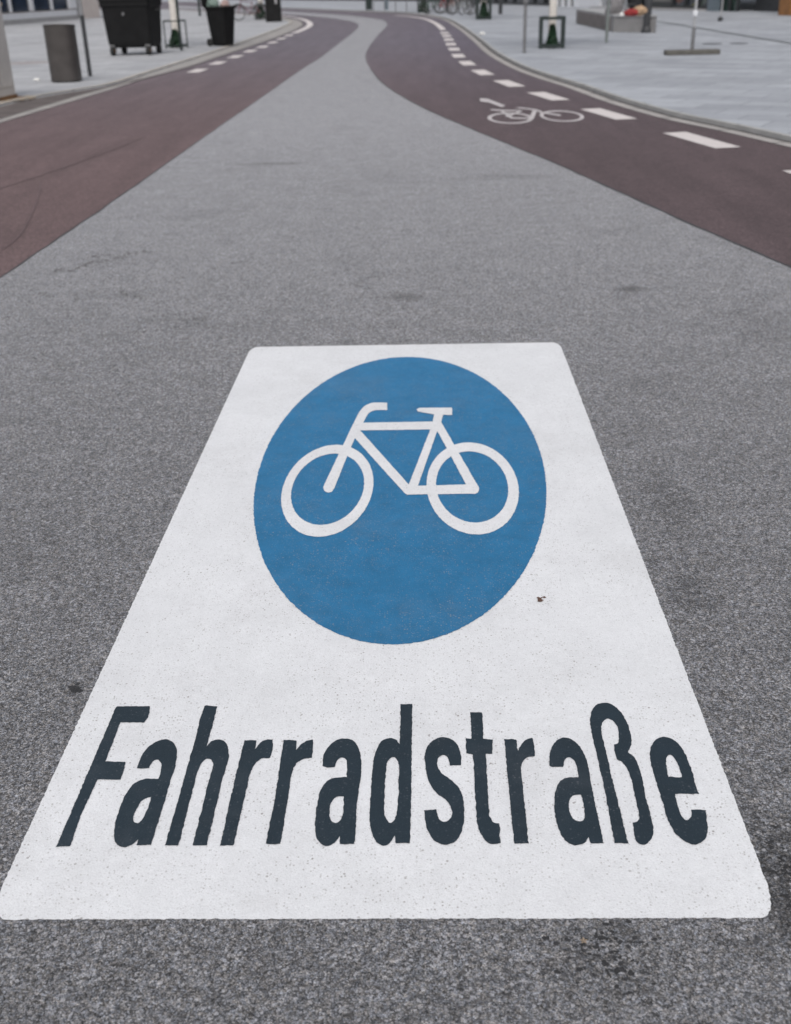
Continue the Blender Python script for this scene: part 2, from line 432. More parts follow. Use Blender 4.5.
# left kerb: edge of the red asphalt
lk = [Vector((-5.9, -8)), Vector((-5.6, 6))] + gp([(0, 123.2), (50.6, 108), (101.1, 92.9), (141.6, 80.2), (188.5, 67.5), (218, 57.6), (243.7, 49), (271, 39.9), (286, 34), (298, 29), (303.5, 25), (301, 21.3), (292, 18.8), (278, 16.8), (255, 14.6), (225, 12.4), (195, 10.6), (165, 9.4)]) + [Vector((-40, 112))]
lk = spline(lk, .3)
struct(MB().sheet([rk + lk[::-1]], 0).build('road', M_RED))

# gutter strip and raised kerb on the right
g_in = offset(rk, .20)
struct(fixn(ribbon(g_in, rk, .006)).build('right_gutter', M_GUT))
struct(fixn(ribbon(offset(rk, .055), rk, .0085)).build('kerb_shade_line', mat('kerb_face_shade', (.075, .072, .072), .9, .3, 6, fine=.3)))  # dark strip painting in the shade of the kerb face
k_out = offset(rk, -.06)
mb = ribbon(rk, k_out, ZR + .004)
n_ = len(rk); mb.add([(p.x, p.y, ZR + .004) for p in rk] + [(p.x, p.y, -.02) for p in rk], [(i+1, i, n_+i, n_+i+1) for i in range(n_-1)])
struct(fixn(mb).build('right_kerb', M_KERB))
struct(MB().slab(k_out + [Vector((-60, 600)), Vector((500, 600)), Vector((500, -50)), Vector((20, -50))], -.02, ZR).build('right_pavement', M_PAVE_R))

def cross_joints(line, w0, w1, z, step, ymax, name, zt=None):
    mb = MB(); L = 0; last = line[0]
    for i in range(1, len(line)-1):
        L += (line[i]-line[i-1]).length
        if L >= step and 0 < line[i].y < ymax:
            L = 0; t = (line[i+1]-line[i]).normalized(); nn = Vector((-t.y, t.x)); p = line[i]
            q = [p + nn*w0 - t*.008, p + nn*w0 + t*.008, p + nn*w1 + t*.008, p + nn*w1 - t*.008]
            mb.add([(a.x, a.y, z) for a in q], [(0, 1, 2, 3)])
    return struct(fixn(mb).build(name, M_JOINT))
cross_joints(rk, .055, .20, .0078, 1.0, 45, 'gutter_joint'); cross_joints(rk, -.06, 0, ZR + .006, 1.0, 45, 'kerb_stone_joint')
# left side: pale strip, dark setts where the kerb drops, flat kerb stones, pavement
pe = [Vector((-6.8, -8)), Vector((-6.6, 6))] + gp([(0, 106.8), (25, 100.5), (60.7, 94), (106.2, 86.5), (141.6, 76.0), (170, 67.0), (195, 59), (236, 45.5), (265, 34.9), (285, 27), (292, 22.9), (286, 20.2), (270, 18.0), (250, 15.8), (225, 13.6), (195, 11.6), (165, 10.2)], 0) + [Vector((-40, 108))]
pe = spline(pe, .3)
def resamp(line, n):
    L = [0]
    for a, b in zip(line, line[1:]): L.append(L[-1] + (b-a).length)
    out = []; j = 0
    for i in range(n):
        s = L[-1]*i/(n-1)
        while j < len(L)-2 and L[j+1] < s: j += 1
        t = (s-L[j])/max(L[j+1]-L[j], 1e-9); out.append(line[j].lerp(line[j+1], min(max(t, 0), 1)))
    return out
bandm = MB().sheet([lk + pe[::-1]], .006)
struct(bandm.build('left_kerb', M_BAND))
setts_in = gp([(0, 118.9), (50.6, 103.6), (75.9, 96), (113.8, 85.8), (141.6, 77.8)], .01); setts_in = [setts_in[0] + (setts_in[0]-setts_in[1])*4] + setts_in
setts_out = gp([(0, 106.9), (25, 100.6), (60.7, 94.1), (106.2, 86.6), (141.6, 77.3)], .01); setts_out = [setts_out[0] + (setts_out[0]-setts_out[1])*6] + setts_out
struct(MB().sheet([setts_in + setts_out[::-1]], .010).build('left_gutter', M_GUTD))
struct(MB().slab([Vector((p.x, p.y)) for p in pe] + [Vector((-90, 108)), Vector((-90, -40)), Vector((-6.8, -40))], -.02, ZL).build('left_pavement', M_PAVE_L))
lj = [p for p in lk if 20 < p.y < 60]; struct(fixn(ribbon(lj, offset(lj, .05), .0085)).build('left_kerb_joint', M_GUTD))
edge_in = offset(pe, .0); edge_out = offset(pe, .11)
struct(fixn(ribbon(edge_out, edge_in, ZL + .004)).build('left_kerb_edge', mat('tan_kerb_edge', (.38, .345, .31), .8, .15, 2, fine=.2)))

# grey strip down the middle
sl = [Vector((-2.50, -8))] + [Vector((-2.48, 2))] + gp([(0, 279), (110, 204), (214.8, 130), (265.4, 95), (299.8, 70.8), (322, 56.6), (340.5, 42.5), (354.6, 31.4), (358.7, 25.9), (353.3, 22.1), (336.9, 19), (318, 16.9), (299, 15.2), (280, 13.9), (250, 12.1), (215, 10.3), (170, 8)])
sr = [Vector((4.6, -8)), Vector((3.05, 2))] + gp([(791, 268), (675, 217.5), (560, 166), (470.6, 129.0), (420, 106.6), (387, 87), (374.8, 74.8), (366.8, 62.7), (365.6, 54.6), (370.8, 44.5), (378.9, 34.4), (385.5, 27.5), (387.0, 23.6), (380.9, 20.0), (360.7, 17.0), (343, 15.2), (305, 12.8), (280, 11.4), (250, 9.9), (215, 7.9), (170, 5.2)])
sl = spline(sl, .1); sr = spline(sr, .1)
def wobble(line, a, f, keep=.0):
    return [p + Vector((noise.noise((p.x*f, p.y*f, 3.1)), noise.noise((p.x*f, p.y*f, 9.7))))*a for p in line]
sl = wobble(sl, .012, 2.5); sr = wobble(sr, .012, 2.5)
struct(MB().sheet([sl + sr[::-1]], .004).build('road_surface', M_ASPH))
def cut(line, y0, y1): return [p for p in line if y0 < p.y < y1]
for ln, s in ((sl, 1), (sr, -1)):
    c_ = cut(ln, -7, 27 if s > 0 else 22)
    w = [(.011 if s < 0 else .007)*(.6 + .8*abs(noise.noise((p.y*1.3, 4, s)))) for p in c_]
    a = [p + (q-p).normalized()*w_ for p, q, w_ in zip(c_, offset(c_, 1), w)]
    b = [p + (q-p).normalized()*w_ for p, q, w_ in zip(c_, offset(c_, -1), w)]
    struct(fixn(ribbon(a, b, .0065)).build('road_joint', M_JOINT))

# long rubbed curves in the left lane
for pl, w in (([(2, 250), (18, 238), (32, 214), (39, 196), (41, 183)], .006), ([(0, 189), (40, 176), (100, 155), (145, 137)], .006)):
    l = spline(gp(pl), .15)
    struct(fixn(ribbon(offset(l, w), offset(l, -w), .003)).build('road_scuff', M_TYRE))

# drain channel across the right square, small covers, dark patches
dl = gp([(650, 20.5), (671, 23.5), (730, 33.5), (791, 43.5), (850, 53)], ZR)
struct(fixn(ribbon(offset(dl, .09), offset(dl, -.09), ZR + .004)).build('drain_channel', mat('drain_grating', (.13, .14, .145), .6, .2, 9, metal=.3)))
dl2 = gp([(-30, 50), (5, 46.5), (45, 42.5), (75, 39.5)], ZL)
struct(fixn(ribbon(offset(dl2, .05), offset(dl2, -.05), ZL + .004)).build('left_drain_channel', mat('left_drain_grating', (.22, .215, .22), .6, .2, 9)))
dl3 = gp([(78, 37), (110, 33), (165, 27), (240, 20.5)], ZL)
struct(fixn(ribbon(offset(dl3, .05), offset(dl3, -.05), ZL + .004)).build('left_drain_channel', bpy.data.materials['left_drain_grating']))

def blob(mb, c, rx, ry, z, n=12, rz=0, rough=.35, seed=0):
    pts = []
    for k in range(n):
        th = 2*math.pi*k/n; q = 1 + rough*noise.noise((math.cos(th)*1.3 + seed*3.1, math.sin(th)*1.3, seed*1.7))*2
        x, y = rx*math.cos(th)*q, ry*math.sin(th)*q
        pts.append((c[0] + x*math.cos(rz) - y*math.sin(rz), c[1] + x*math.sin(rz) + y*math.cos(rz), z))
    mb.add(pts, [tuple(range(n))])
for i, (x, y, w) in enumerate(((712, 43.9, .22), (739, 43.6, .20))):
    mb = MB(); p = G(x, y, ZR); mb.lathe((p.x, p.y, 0), [(.0, ZR + .006), (w*.75, ZR + .006), (w, ZR + .006), (w, ZR)], 24)
    o = mb.build('drain_cover', M_DARKP)
    tag(o, ('dark round drain cover in the right-hand square, the one closer to the pole plate', 'dark round drain cover in the right-hand square, the one farther from the pole plate')[i], 'drain cover', 'round drain covers in the square')
p = G(27, 63, ZL); mb = MB(); mb.lathe((p.x, p.y, 0), [(0, ZL + .006), (.5, ZL + .006), (.52, ZL)], 28)
tag(mb.build('manhole_cover', mat('reddish_iron', (.29, .265, .265), .7, .2, 6)), 'faint reddish manhole cover in the left pavement behind the litter bin', 'manhole cover')

# ------------------------------------------------------------------ the big painted panel
def parse(s, ox, oy, sc_):
    out = []
    for t in s.split():
        c = t.endswith('*'); x, y = t.rstrip('*').split(',')
        out.append((Vector((ox + float(x)/sc_, oy + float(y)/sc_)), c))
    return out
def contour(s, ox=0, oy=0, sc_=1, step=1.5):
    """closed outline; * marks a sharp corner, the rest is curved"""
    pts = parse(s, ox, oy, sc_); n = len(pts)
    cs = [i for i, p in enumerate(pts) if p[1]]
    if not cs: return spline([p[0] for p in pts], step, closed=True)
    out = []
    for a, b in zip(cs, cs[1:] + [cs[0] + n]):
        seg = [pts[i % n][0] for i in range(a, b+1)]
        out += spline(seg, step)[:-1]
    return out
def ground_outline(px, z, jit=.0007, dens=.003, seed=0.):
    w = [G(p.x, p.y, z) for p in px]; out = []
    for a, b in zip(w, w[1:] + w[:1]):
        k = max(1, int((b-a).length/dens))
        out += [a.lerp(b, j/k) for j in range(k)]
    return [p + Vector((noise.noise((p.x*130, p.y*130, seed)) + .35*noise.noise((p.x*30, p.y*30, seed+2)), noise.noise((p.x*130, p.y*130, seed+5)) + .35*noise.noise((p.x*30, p.y*30, seed+7))))*jit*1.6 for p in out]

ZP, ZD = .0056, .0070
zb = .0082
panel_c = G(392, 620)
sign = thing('road_marking', 'large white panel painted on the grey road with blue bicycle disc and lettering', 'road marking', (panel_c.x, panel_c.y, 0))
def local(o):
    o.matrix_parent_inverse = Matrix.Translation((-panel_c.x, -panel_c.y, 0)); return o
# white panel: rectangle with rounded corners
TL, TR, BR, BL = gp([(251.0, 347.0), (559.4, 342.2), (780.4, 917.9), (-13.3, 919.5)], ZP)
def rounded(corners, rx, ry, k=10):
    out = []; n = len(corners)
    for i in range(n):
        p = corners[i]; a = (corners[i-1] - p).normalized(); b = (corners[(i+1) % n] - p).normalized()
        ra = ry if abs(a.y) > abs(a.x) else rx; rb = ry if abs(b.y) > abs(b.x) else rx
        A = p + a*ra; B = p + b*rb; c = A + B - p
        for j in range(k+1):
            th = math.pi/2*j/k; out.append(c + (A-c)*math.cos(th) + (B-c)*math.sin(th))
    return out
pan = rounded([TL, TR, BR, BL], .034, .088)
def dense(w, d, jit, seed=0.):
    out = []
    for a, b in zip(w, w[1:] + w[:1]):
        k = max(1, int((b-a).length/d)); out += [a.lerp(b, j/k) for j in range(k)]
    return [p + Vector((noise.noise((p.x*95, p.y*95, seed)) + .4*noise.noise((p.x*35, p.y*35, seed+2)), noise.noise((p.x*95, p.y*95, seed+5)) + .4*noise.noise((p.x*35, p.y*35, seed+7))))*jit for p in out]
local(MB().sheet([dense(pan, .003, .0022)], ZP).build('white_panel', M_WHITE, sign))

def fit_ellipse(b, z=0.0):
    """ground ellipse (axes along the road) whose picture spans pixel box b = left, right, top, bottom"""
    def ext(q):
        xs, ys = zip(*[P((q[0] + q[2]*math.cos(t*math.pi/90), q[1] + q[3]*math.sin(t*math.pi/90), z)) for t in range(180)])
        return [min(xs), max(xs), min(ys), max(ys)]
    c = G((b[0]+b[1])/2, (b[2]+b[3])/2); l = G(b[0], (b[2]+b[3])/2); t = G((b[0]+b[1])/2, b[2]); u = G((b[0]+b[1])/2, b[3])
    q = [c.x, (t.y+u.y)/2, abs(c.x-l.x), (t.y-u.y)/2]
    for _ in range(60):
        e = ext(q); sx = 2*q[2]/(e[1]-e[0]); sy = 2*q[3]/(e[3]-e[2])
        q[0] += .8*sx*((b[0]+b[1])-(e[0]+e[1]))/2; q[1] -= .8*sy*((b[2]+b[3])-(e[2]+e[3]))/2
        q[2] *= ((b[1]-b[0])/(e[1]-e[0]))**.8; q[3] *= ((b[3]-b[2])/(e[3]-e[2]))**.8
    return q
def ell(q, n=360, jit=.0026, seed=0.):
    w = [Vector((q[0] + q[2]*math.cos(2*math.pi*i/n), q[1] + q[3]*math.sin(2*math.pi*i/n))) for i in range(n)]
    return dense(w, .004, jit, seed)
disc = fit_ellipse((253.6, 546.4, 356.9, 644.2), ZD)
local(MB().sheet([ell(disc, seed=3.)], ZD).build('blue_disc', M_BLUE, sign))

bk = MB()
for o_, i_ in (((281.2, 373.4, 444.8, 536.7), (291.0, 364.2, 453.6, 524.8)), ((426.6, 518.8, 442.4, 534.4), (436.0, 508.3, 451.3, 522.5))):
    bk.sheet([ell(fit_ellipse(o_, zb), 200, .0014, 1.), ell(fit_ellipse(i_, zb), 200, .0014, 2.)], zb)
E_ = (270, 395, 6.085); F_ = (390, 395, 5.65)
strokes = [
    ("713,47* 713,92* 650,92 608,105 585,135 500,300 388,572 372,590 350,593 330,582 325,562 335,535 440,315 540,110 575,68 620,48 665,46", E_),
    ("360,422.8* 434,421.5* 431,429.5* 358,430.5*", (0, 0, 1)),
    ("357,427* 362,432.5* 409.5,485.5* 409.5,494.7* 407.2,494.6 404.2,492.7 353,436*", (0, 0, 1)),
    ("407,486.3* 466.1,484.6* 474,483.2 478.5,486.5 479,490.6 475.8,493.7 470,493.9* 407,494.8*", (0, 0, 1)),
    ("434.2,414.5* 432.1,425* 408.6,485.6* 409,491* 416,490* 418.3,484.9* 436.9,432.2* 441,423.3* 443,415*", (0, 0, 1)),
    ("433.5,424* 466.5,485.5* 470,490* 478.6,487.3* 455.5,447.2* 441.3,422.4*", (0, 0, 1)),
    ("150,82* 166,74* 350,73* 352,115* 255,112* 200,103* 158,95*", F_),
]
for i, (s, f) in enumerate(strokes):
    bk.sheet([ground_outline(contour(s, *f), zb, .0009, seed=i*1.7)], zb + .0002*(i+1))
local(bk.build('bicycle_symbol', mat_w := paint('symbol_white_paint', (.675, .68, .70), (.2, .2, .2), .12, .05, .5), sign))

A_ = (40, 690, 3.955); B_ = (210, 690, 3.767); C_ = (360, 690, 3.955); D_ = (530, 690, 3.955)
letters = [
 ('F', A_, ["300,68* 306,64* 435,64* 430,100 412,128* 318,128* 290,200 258,282* 337,284* 330,320 318,354* 228,353* 165,487* 118,617* 64,619*"]),
 ('a', A_, ["385,310* 395,272 425,228 465,202 500,195 530,210 541,245 535,300 515,362 490,450 465,530 437,613* 383,613* 388,590* 365,610 335,621 305,612 293,580 297,530 315,468 340,410 375,367 415,351 468,351* 480,305 475,280 458,275 440,290 431,310*",
            "442,422* 412,430 388,458 370,500 372,521 386,527 402,514 424,472"]),
 ('h', A_, ["652,62* 658,60* 700,65* 682,140 658,225* 675,205 700,195 726,201 743,225 745,270 728,330 710,400 690,490 658,614* 604,614* 640,470 665,370 683,310 684,286 670,272 650,277 630,305 605,390 575,510 547,614* 493,614* 530,490 575,330 612,200 632,120"]),
 ('r', B_, ["130,188* 175,190* 170,222* 188,200 212,187 236,186* 236,220 226,255* 195,258 170,277 152,312 140,360 118,460 88,584* 38,586* 55,510 72,430 105,290"]),
 ('r', B_, ["277,188* 327,190* 324,226* 345,203 368,189 389,187* 388,225 383,256* 350,260 325,277 309,312 300,370 285,460 265,580* 211,580* 225,500 240,430 262,290"]),
 ('a', B_, ["422,285* 430,240 450,208 480,188 510,182 545,195 565,235 570,290 563,360 552,450 545,580* 489,579* 490,550* 470,575 440,587 412,575 397,540 396,490 405,425 420,370 445,340 475,330 514,328* 517,282 511,260 498,254 482,263 468,290* 440,292*",
            "504,400* 475,403 457,425 450,465 455,490 472,500 490,490 500,460"]),
 ('d', C_, ["160,55* 207,55* 205,200 203,400 198,606* 143,606* 138,575* 120,605 93,615 65,600 45,560 38,500 45,380 55,270 80,208 115,190 142,196 157,215* 159,140",
            "128,265 108,285 100,350 96,450 98,495 108,518 121,524 138,508 149,470 152,380 153,300 144,272"]),
 ('s', C_, ["400,297* 398,250 380,210 350,190 315,188 280,205 258,245 258,300 272,360 300,405 340,435 360,465 365,490 350,515 332,522 312,510 302,473* 253,475* 258,525 280,580 310,605 345,611 380,595 405,550 413,490 405,420 385,380 350,348 320,325 307,297 309,270 325,257 342,262 352,280 356,298*"]),
 ('t', C_, ["436,88* 483,88* 488,193* 524,196* 524,253* 497,253* 505,370 512,490 525,520 550,527* 556,606* 515,609 490,590 465,530 455,400 447,255* 420,250* 418,192* 441,192*"]),
 ('r', C_, ["570,193* 618,195* 624,240* 640,212 660,195 682,189* 688,225 692,262* 665,265 645,282 637,312 643,380 655,490 667,606* 611,607* 600,510 580,300"]),
 ('a', D_, ["76,297* 80,245 100,205 135,188 170,198 205,235 228,290 240,360 260,460 292,606* 240,606* 232,580* 215,605 180,614 145,600 112,550 98,480 98,410 115,365 145,347 192,345* 185,300 172,275 152,265 137,277 129,304* 85,304*",
            "203,415* 175,415 158,432 155,465 165,500 190,520 210,515 216,490 211,450"]),
 ('eszett', D_, ["335,606* 320,530 290,370 260,240 240,150 238,110 255,65 290,50 330,60 365,95 390,145 402,205 390,245* 415,270 435,315 455,410 478,500 488,545 480,590 455,611 425,605 412,570 407,525* 425,520 431,495 420,440 400,350 385,310 365,285 343,275* 330,215* 348,210 352,180 345,145 325,120 305,113 285,130 282,165 300,240 320,330 345,430 370,530 388,606*"]),
 ('e', D_, ["668,411* 655,375 640,320 615,255 580,205 535,185 500,195 478,225 475,275 495,350 520,430 545,510 575,565 615,600 655,611 690,590 702,550 697,475* 638,472* 638,500 622,515 605,508 590,480 575,411*",
            "601,345* 590,305 570,268 552,256 540,265 538,295 548,343*"]),
]
for i, (nm, fr, cons) in enumerate(letters):
    o = local(MB().sheet([ground_outline(contour(c, *fr), ZD, .0011, seed=i*2.3 + j) for j, c in enumerate(cons)], ZD).build('letter', M_BLACK, sign))
    o['label'] = 'dark slate painted letter ' + ('sharp s' if nm == 'eszett' else nm)

# ------------------------------------------------------------------ lane symbol, dashes, edge lines
lp = G(535, 118)
lsym = thing('bicycle_marking', 'white bicycle pictogram painted on the red lane to the right', 'road marking', (lp.x, lp.y, 0))
lm = MB(); k = 0
S_ = (470, 80, 6.085)
def fe(b): return ell(fit_ellipse([b[0]/6.085+470, b[1]/6.085+470, b[2]/6.085+80, b[3]/6.085+80]), 90, .002)
for o_, i_ in (((106, 384, 200, 268), (131, 359, 207, 261)), ((424, 694, 187, 256), (447, 671, 194, 249))):
    lm.sheet([fe(o_), fe(i_)], .004)
for i, s in enumerate(("125,179* 210,184* 305,186* 305,191* 210,192* 128,186*", "272,173* 300,168* 400,180* 440,194* 436,200* 395,187* 300,175*",
        "184,191* 200,191* 262,230* 370,233* 370,240* 250,238*", "380,189* 408,190* 386,242* 358,242*", "304,190* 325,190* 228,229* 210,224*",
        "412,194* 555,215* 548,223* 425,203*", "60,114* 105,117* 130,126* 218,160* 190,168* 115,140* 62,134*")):
    lm.sheet([ground_outline(contour(s, *S_, step=20), 0, .001, .05)], .0045 + .0005*i)
lo = lm.build('pictogram', M_LSYM, lsym); lo.matrix_parent_inverse = Matrix.Translation((-lp.x, -lp.y, 0))

def along(line, s):
    L = 0
    for a, b in zip(line, line[1:]):
        d = (b-a).length
        if L + d >= s: return a.lerp(b, (s-L)/d), (b-a).normalized()
        L += d
    return line[-1], (line[-1]-line[-2]).normalized()
def dash(c, t, L, w, z=.004):
    n = Vector((-t.y, t.x)); c0 = [c + t*L/2 + n*w/2, c - t*L/2 + n*w/2, c - t*L/2 - n*w/2, c + t*L/2 - n*w/2]
    return MB().sheet([dense(c0, .05, .006, c.x)], z)
DR = [(699.8, 140.0), (607.6, 114.0), (547.7, 96.3), (508.6, 83.6), (482.5, 72.6), (467, 63.3), (458.4, 55.9), (454.1, 49.3), (450.8, 44.2), (448.8, 39.7), (446.8, 36), (444.6, 33)]
DL = [(197.6, 70.8), (217.9, 63.1), (235.5, 56.8), (250.2, 51.2), (262.6, 46.9), (272.7, 42.5), (281.4, 38.7), (289.0, 35.4)]
ordn = ['nearest', 'second nearest', 'third nearest', 'fourth nearest', 'fifth nearest', 'sixth nearest', 'seventh nearest', 'eighth nearest', 'ninth nearest', 'tenth nearest', 'eleventh nearest', 'farthest']
for side, D, L, w in (('right', DR, 1.22, .26), ('left', DL, .98, .26)):
    g = gp(D)
    for i, c in enumerate(g):
        t = (g[min(i+1, len(g)-1)] - g[max(i-1, 0)]).normalized()
        o = dash(c - Vector((c.x, c.y)), t, L, w).build('lane_dash', M_DASH); o.location = (c.x, c.y, 0)
        nm = ordn[i] if i < len(g)-1 else 'farthest'
        tag(o, f'{nm} white dash of the broken line along the {side} kerb', 'lane dash', f'white dashes along the {side} kerb')
c = G(822, 179); o = dash(Vector((0, 0)), Vector((-.16, 1)).normalized(), .9, .24).build('lane_dash', M_DASH); o.location = (c.x, c.y, 0)
tag(o, 'white paint mark cut by the right edge, on the red lane near the grey surface', 'lane dash')
for nm, pl, w in (('right', [(443.0, 30), (440.7, 27.3), (434.6, 22.9), (425.5, 19.2), (412, 16.9), (395, 15.4)], .10), ('left', [(294, 33.2), (302.8, 29.6), (309.6, 25.6), (308.4, 21.8), (301, 18.9), (288, 16.7), (270, 14.9), (250, 13.4)], .12)):
    l = spline(gp(pl), .3); p0 = l[0].copy(); l = [q - p0 for q in l]
    o = fixn(ribbon(offset(l, w), offset(l, -w), .004)).build('edge_line', M_DASH); o.location = (p0.x, p0.y, 0)
    tag(o, f'solid white edge line curving round the far {nm} bend of the road', 'edge line')

# ------------------------------------------------------------------ stains and small litter on the grey surface
def stain(name, px, py, lx, ly, n, r, ang=0, z=.0043):
    """cluster of small dark stones around a surveyed point, stretched lx by ly metres"""
    c = G(px, py); mb = MB()
    for i in range(n):
        u = random.gauss(0, .42)*lx; v = random.gauss(0, .42)*ly
        x = c.x + u*math.cos(ang) - v*math.sin(ang); y = c.y + u*math.sin(ang) + v*math.cos(ang)
        rr = r*random.uniform(.4, 1.2)
        blob(mb, (x, y), rr*random.uniform(.8, 1.6), rr, z + i*.00001, 9, ang + random.uniform(-.4, .4), .35, i + px)
    return struct(mb.build(name, M_STAIN if abs(py) > 600 else M_STAIN2))
stain('road_stain', 606, 958, .105, .12, 48, .0036)
stain('road_stain', 622, 972, .05, .09, 18, .0045)
stain('road_stain', 588, 944, .08, .03, 16, .0042)
def streak(path, n, sp, rx, ry):
    """broken scratch of small dark pits along a surveyed line"""
    l = spline([Vector(p) for p in path], 1.0); mb = MB()
    for i in range(n):
        t = random.random(); p = l[int(t*(len(l)-1))]
        if noise.noise((p.x*.13, p.y*.13, 5.0)) < -.12: continue
        c = G(p.x + random.gauss(0, 1.0), p.y + random.gauss(0, sp)); q = random.uniform(.5, 1.3)
        blob(mb, c, rx*q, ry*q, .0043 + i*.00001, 8, 0, .4, i)
    return struct(mb.build('road_stain', M_STAIN2))
streak([(56, 271), (75, 270), (88, 264), (105, 261.5), (118, 258.5), (135, 254), (148, 251)], 110, .9, .006, .017)
streak([(88, 259), (100, 256), (112, 256)], 22, .8, .006, .014)
streak([(36, 294), (50, 296), (60, 299), (82, 299)], 40, 1.0, .005, .014)
streak([(108, 291), (122, 294), (142, 297.5)], 46, 1.2, .005, .014)
streak([(130, 334), (160, 330), (183, 326), (190, 321), (206, 317)], 70, .7, .004, .009)
streak([(145, 320), (168, 316), (190, 315)], 34, .9, .004, .009)
streak([(172, 284), (180, 279), (200, 274), (225, 266), (262, 258)], 56, 1.0, .004, .010)
streak([(390, 294), (405, 297), (420, 299)], 26, 1.4, .004, .010)
stain('road_stain', 630, 290, .07, .08, 60, .005, 0)
stain('road_stain', 405, 297, .14, .08, 60, .0045, 0)
stain('road_stain', 76, 690, .018, .022, 16, .006)
stain('road_stain', 272, 164, .3, .10, 50, .010, 0)
stain('road_stain', 730, 313, .3, .06, 40, .005, .15)
stain('road_stain', 500, 176, .35, .10, 50, .009, -.1)
stain('road_stain', 792, 890, .035, .18, 120, .0032)
mb = MB(); c = G(540, 601.5); blob(mb, (0, 0), .0085, .012, .0071, 12, .3, .8, 3); blob(mb, (.013, .010), .005, .006, .0072, 8, 0, .4, 5)
o = mb.build('paint_chip', M_BROWN); o.location = (c.x, c.y, 0); tag(o, 'small brown chipped spot in the white paint right of the blue disc', 'paint chip')
mb = MB(); c = G(583.5, 944)
for a in range(5):
    th = a*2*math.pi/5 + .3; t = (math.cos(th)*.008, math.sin(th)*.008, .004)
    s1 = (math.cos(th+.5)*.004, math.sin(th+.5)*.004, .003); s2 = (math.cos(th-.5)*.004, math.sin(th-.5)*.004, .003)
    mb.add([(0, 0, .002), s2, t, s1], [(0, 1, 2, 3)])
o = mb.build('fallen_leaf', M_OCHRE); o.location = (c.x, c.y, .005); tag(o, 'tiny star-shaped tan leaf on the grey road below the lettering', 'leaf')
for (x, y, z, r, lab) in ((482.3, 35, ZR, .09, 'crumpled white paper on the right pavement near the kerb bend'), (37.5, 81, ZL, .06, 'small scrap of white paper on the pavement beside the grey litter bin')):
    c = G(x, y, z); bm = bmesh.new(); bmesh.ops.create_icosphere(bm, subdivisions=3, radius=r)
    for v in bm.verts: v.co *= 1 + .5*noise.noise(v.co*22); v.co.z *= .45; v.co.z += r*.4
    me = bpy.data.meshes.new('litter'); bm.to_mesh(me); bm.free(); me.materials.append(M_PAPER)
    o = bpy.data.objects.new('paper_scrap', me); C.objects.link(o); o.location = (c.x, c.y, z); tag(o, lab, 'litter')

# ------------------------------------------------------------------ left side: cabinet, litter bin, post, containers
def at(x, y, z): p = G(x, y, z); return (p.x, p.y, z)
A1 = G(-2, 101.3, ZL); B1 = G(16.6, 97, ZL)
d = (B1-A1).normalized(); nrm = Vector((-d.y, d.x)); wdt = .9
rz = math.atan2(d.y, d.x)
cab = thing('utility_cabinet', 'tall pale grey utility cabinet standing at the kerb, cut by the left picture edge', 'cabinet', (B1.x - d.x*wdt/2 + nrm.x*.25, B1.y - d.y*wdt/2 + nrm.y*.25, ZL), rz)
MB().box((0, 0, .9), (wdt, .5, 1.72)).build('body', M_CAB, cab, bevel=.012)
MB().box((0, 0, .022), (wdt + .03, .53, .045)).build('base', M_RUST, cab, bevel=.008)
MB().box((0, 0, 1.80), (wdt + .06, .56, .06)).build('roof', M_GREYP, cab, bevel=.01)
for s in (-1, 1): MB().box((s*.215, -.256, .92), (.40, .012, 1.5)).build('door', M_CAB, cab, bevel=.004)
MB().tube([(.03, -.27, .85), (.03, -.27, 1.02)], .01).build('handle', M_STEEL, cab)
# sand and rust washed out at its foot
mb = MB(); random.seed(3)
for i in range(60):
    t = random.random(); x, y = 0 + t*34, 100.5 - t*5 + random.uniform(-.3, 2.6)
    c = G(x, y, ZL); blob(mb, c, random.uniform(.02, .09), random.uniform(.01, .05), ZL + .002 + i*.00005, 9, 0, .4, i)
mb.build('sand', M_SAND)['kind'] = 'stuff'
mb = MB()
for i in range(30):
    t = random.random(); c = G(t*22, 101.0 - t*4.4 + random.uniform(-.6, .6), ZL); blob(mb, c, random.uniform(.03, .09), random.uniform(.01, .03), ZL + .0055 + i*.00005, 9, 0, .4, i+50)
mb.build('dirt', M_RUST)['kind'] = 'stuff'

lb = thing('litter_bin', 'dark grey cylindrical steel litter bin with slanted top beside the thin post', 'litter bin', at(67.2, 81.6, ZL))
rb = .268; hb = .925
mb = MB(); n = 36; vs = []
for z in (.02, None):
    for k in range(n):
        th = 2*math.pi*k/n; rq = rb*.95*(abs(math.cos(th))**3 + abs(math.sin(th))**3)**(-1/3); vs.append((rq*math.cos(th), rq*math.sin(th), .02 if z is not None else hb - .02*math.sin(th)))
mb.add(vs, [(k, (k+1) % n, n+(k+1) % n, n+k) for k in range(n)] + [tuple(range(n-1, -1, -1))]); mb.build('body', M_BINM, lb, True)
sq_ = lambda k: .95*(abs(math.cos(2*math.pi*k/n))**3 + abs(math.sin(2*math.pi*k/n))**3)**(-1/3)
mb = MB(); vs = [(r_*sq_(k)*math.cos(2*math.pi*k/n), r_*sq_(k)*math.sin(2*math.pi*k/n), hb - .02*math.sin(2*math.pi*k/n) + dz) for r_, dz in ((rb+.004, -.03), (rb+.006, .004), (rb-.02, .006), (rb-.03, -.12)) for k in range(n)]
mb.add(vs, [(i*n+k, i*n+(k+1) % n, (i+1)*n+(k+1) % n, (i+1)*n+k) for i in range(3) for k in range(n)]); mb.build('rim', M_BINM, lb, True)
MB().lathe((0, 0, hb), [(0, .035), (.12, .030), (rb*.80, .012), (rb*.84, -.02)], 30).build('top_plate', M_PLINTH, lb, True)
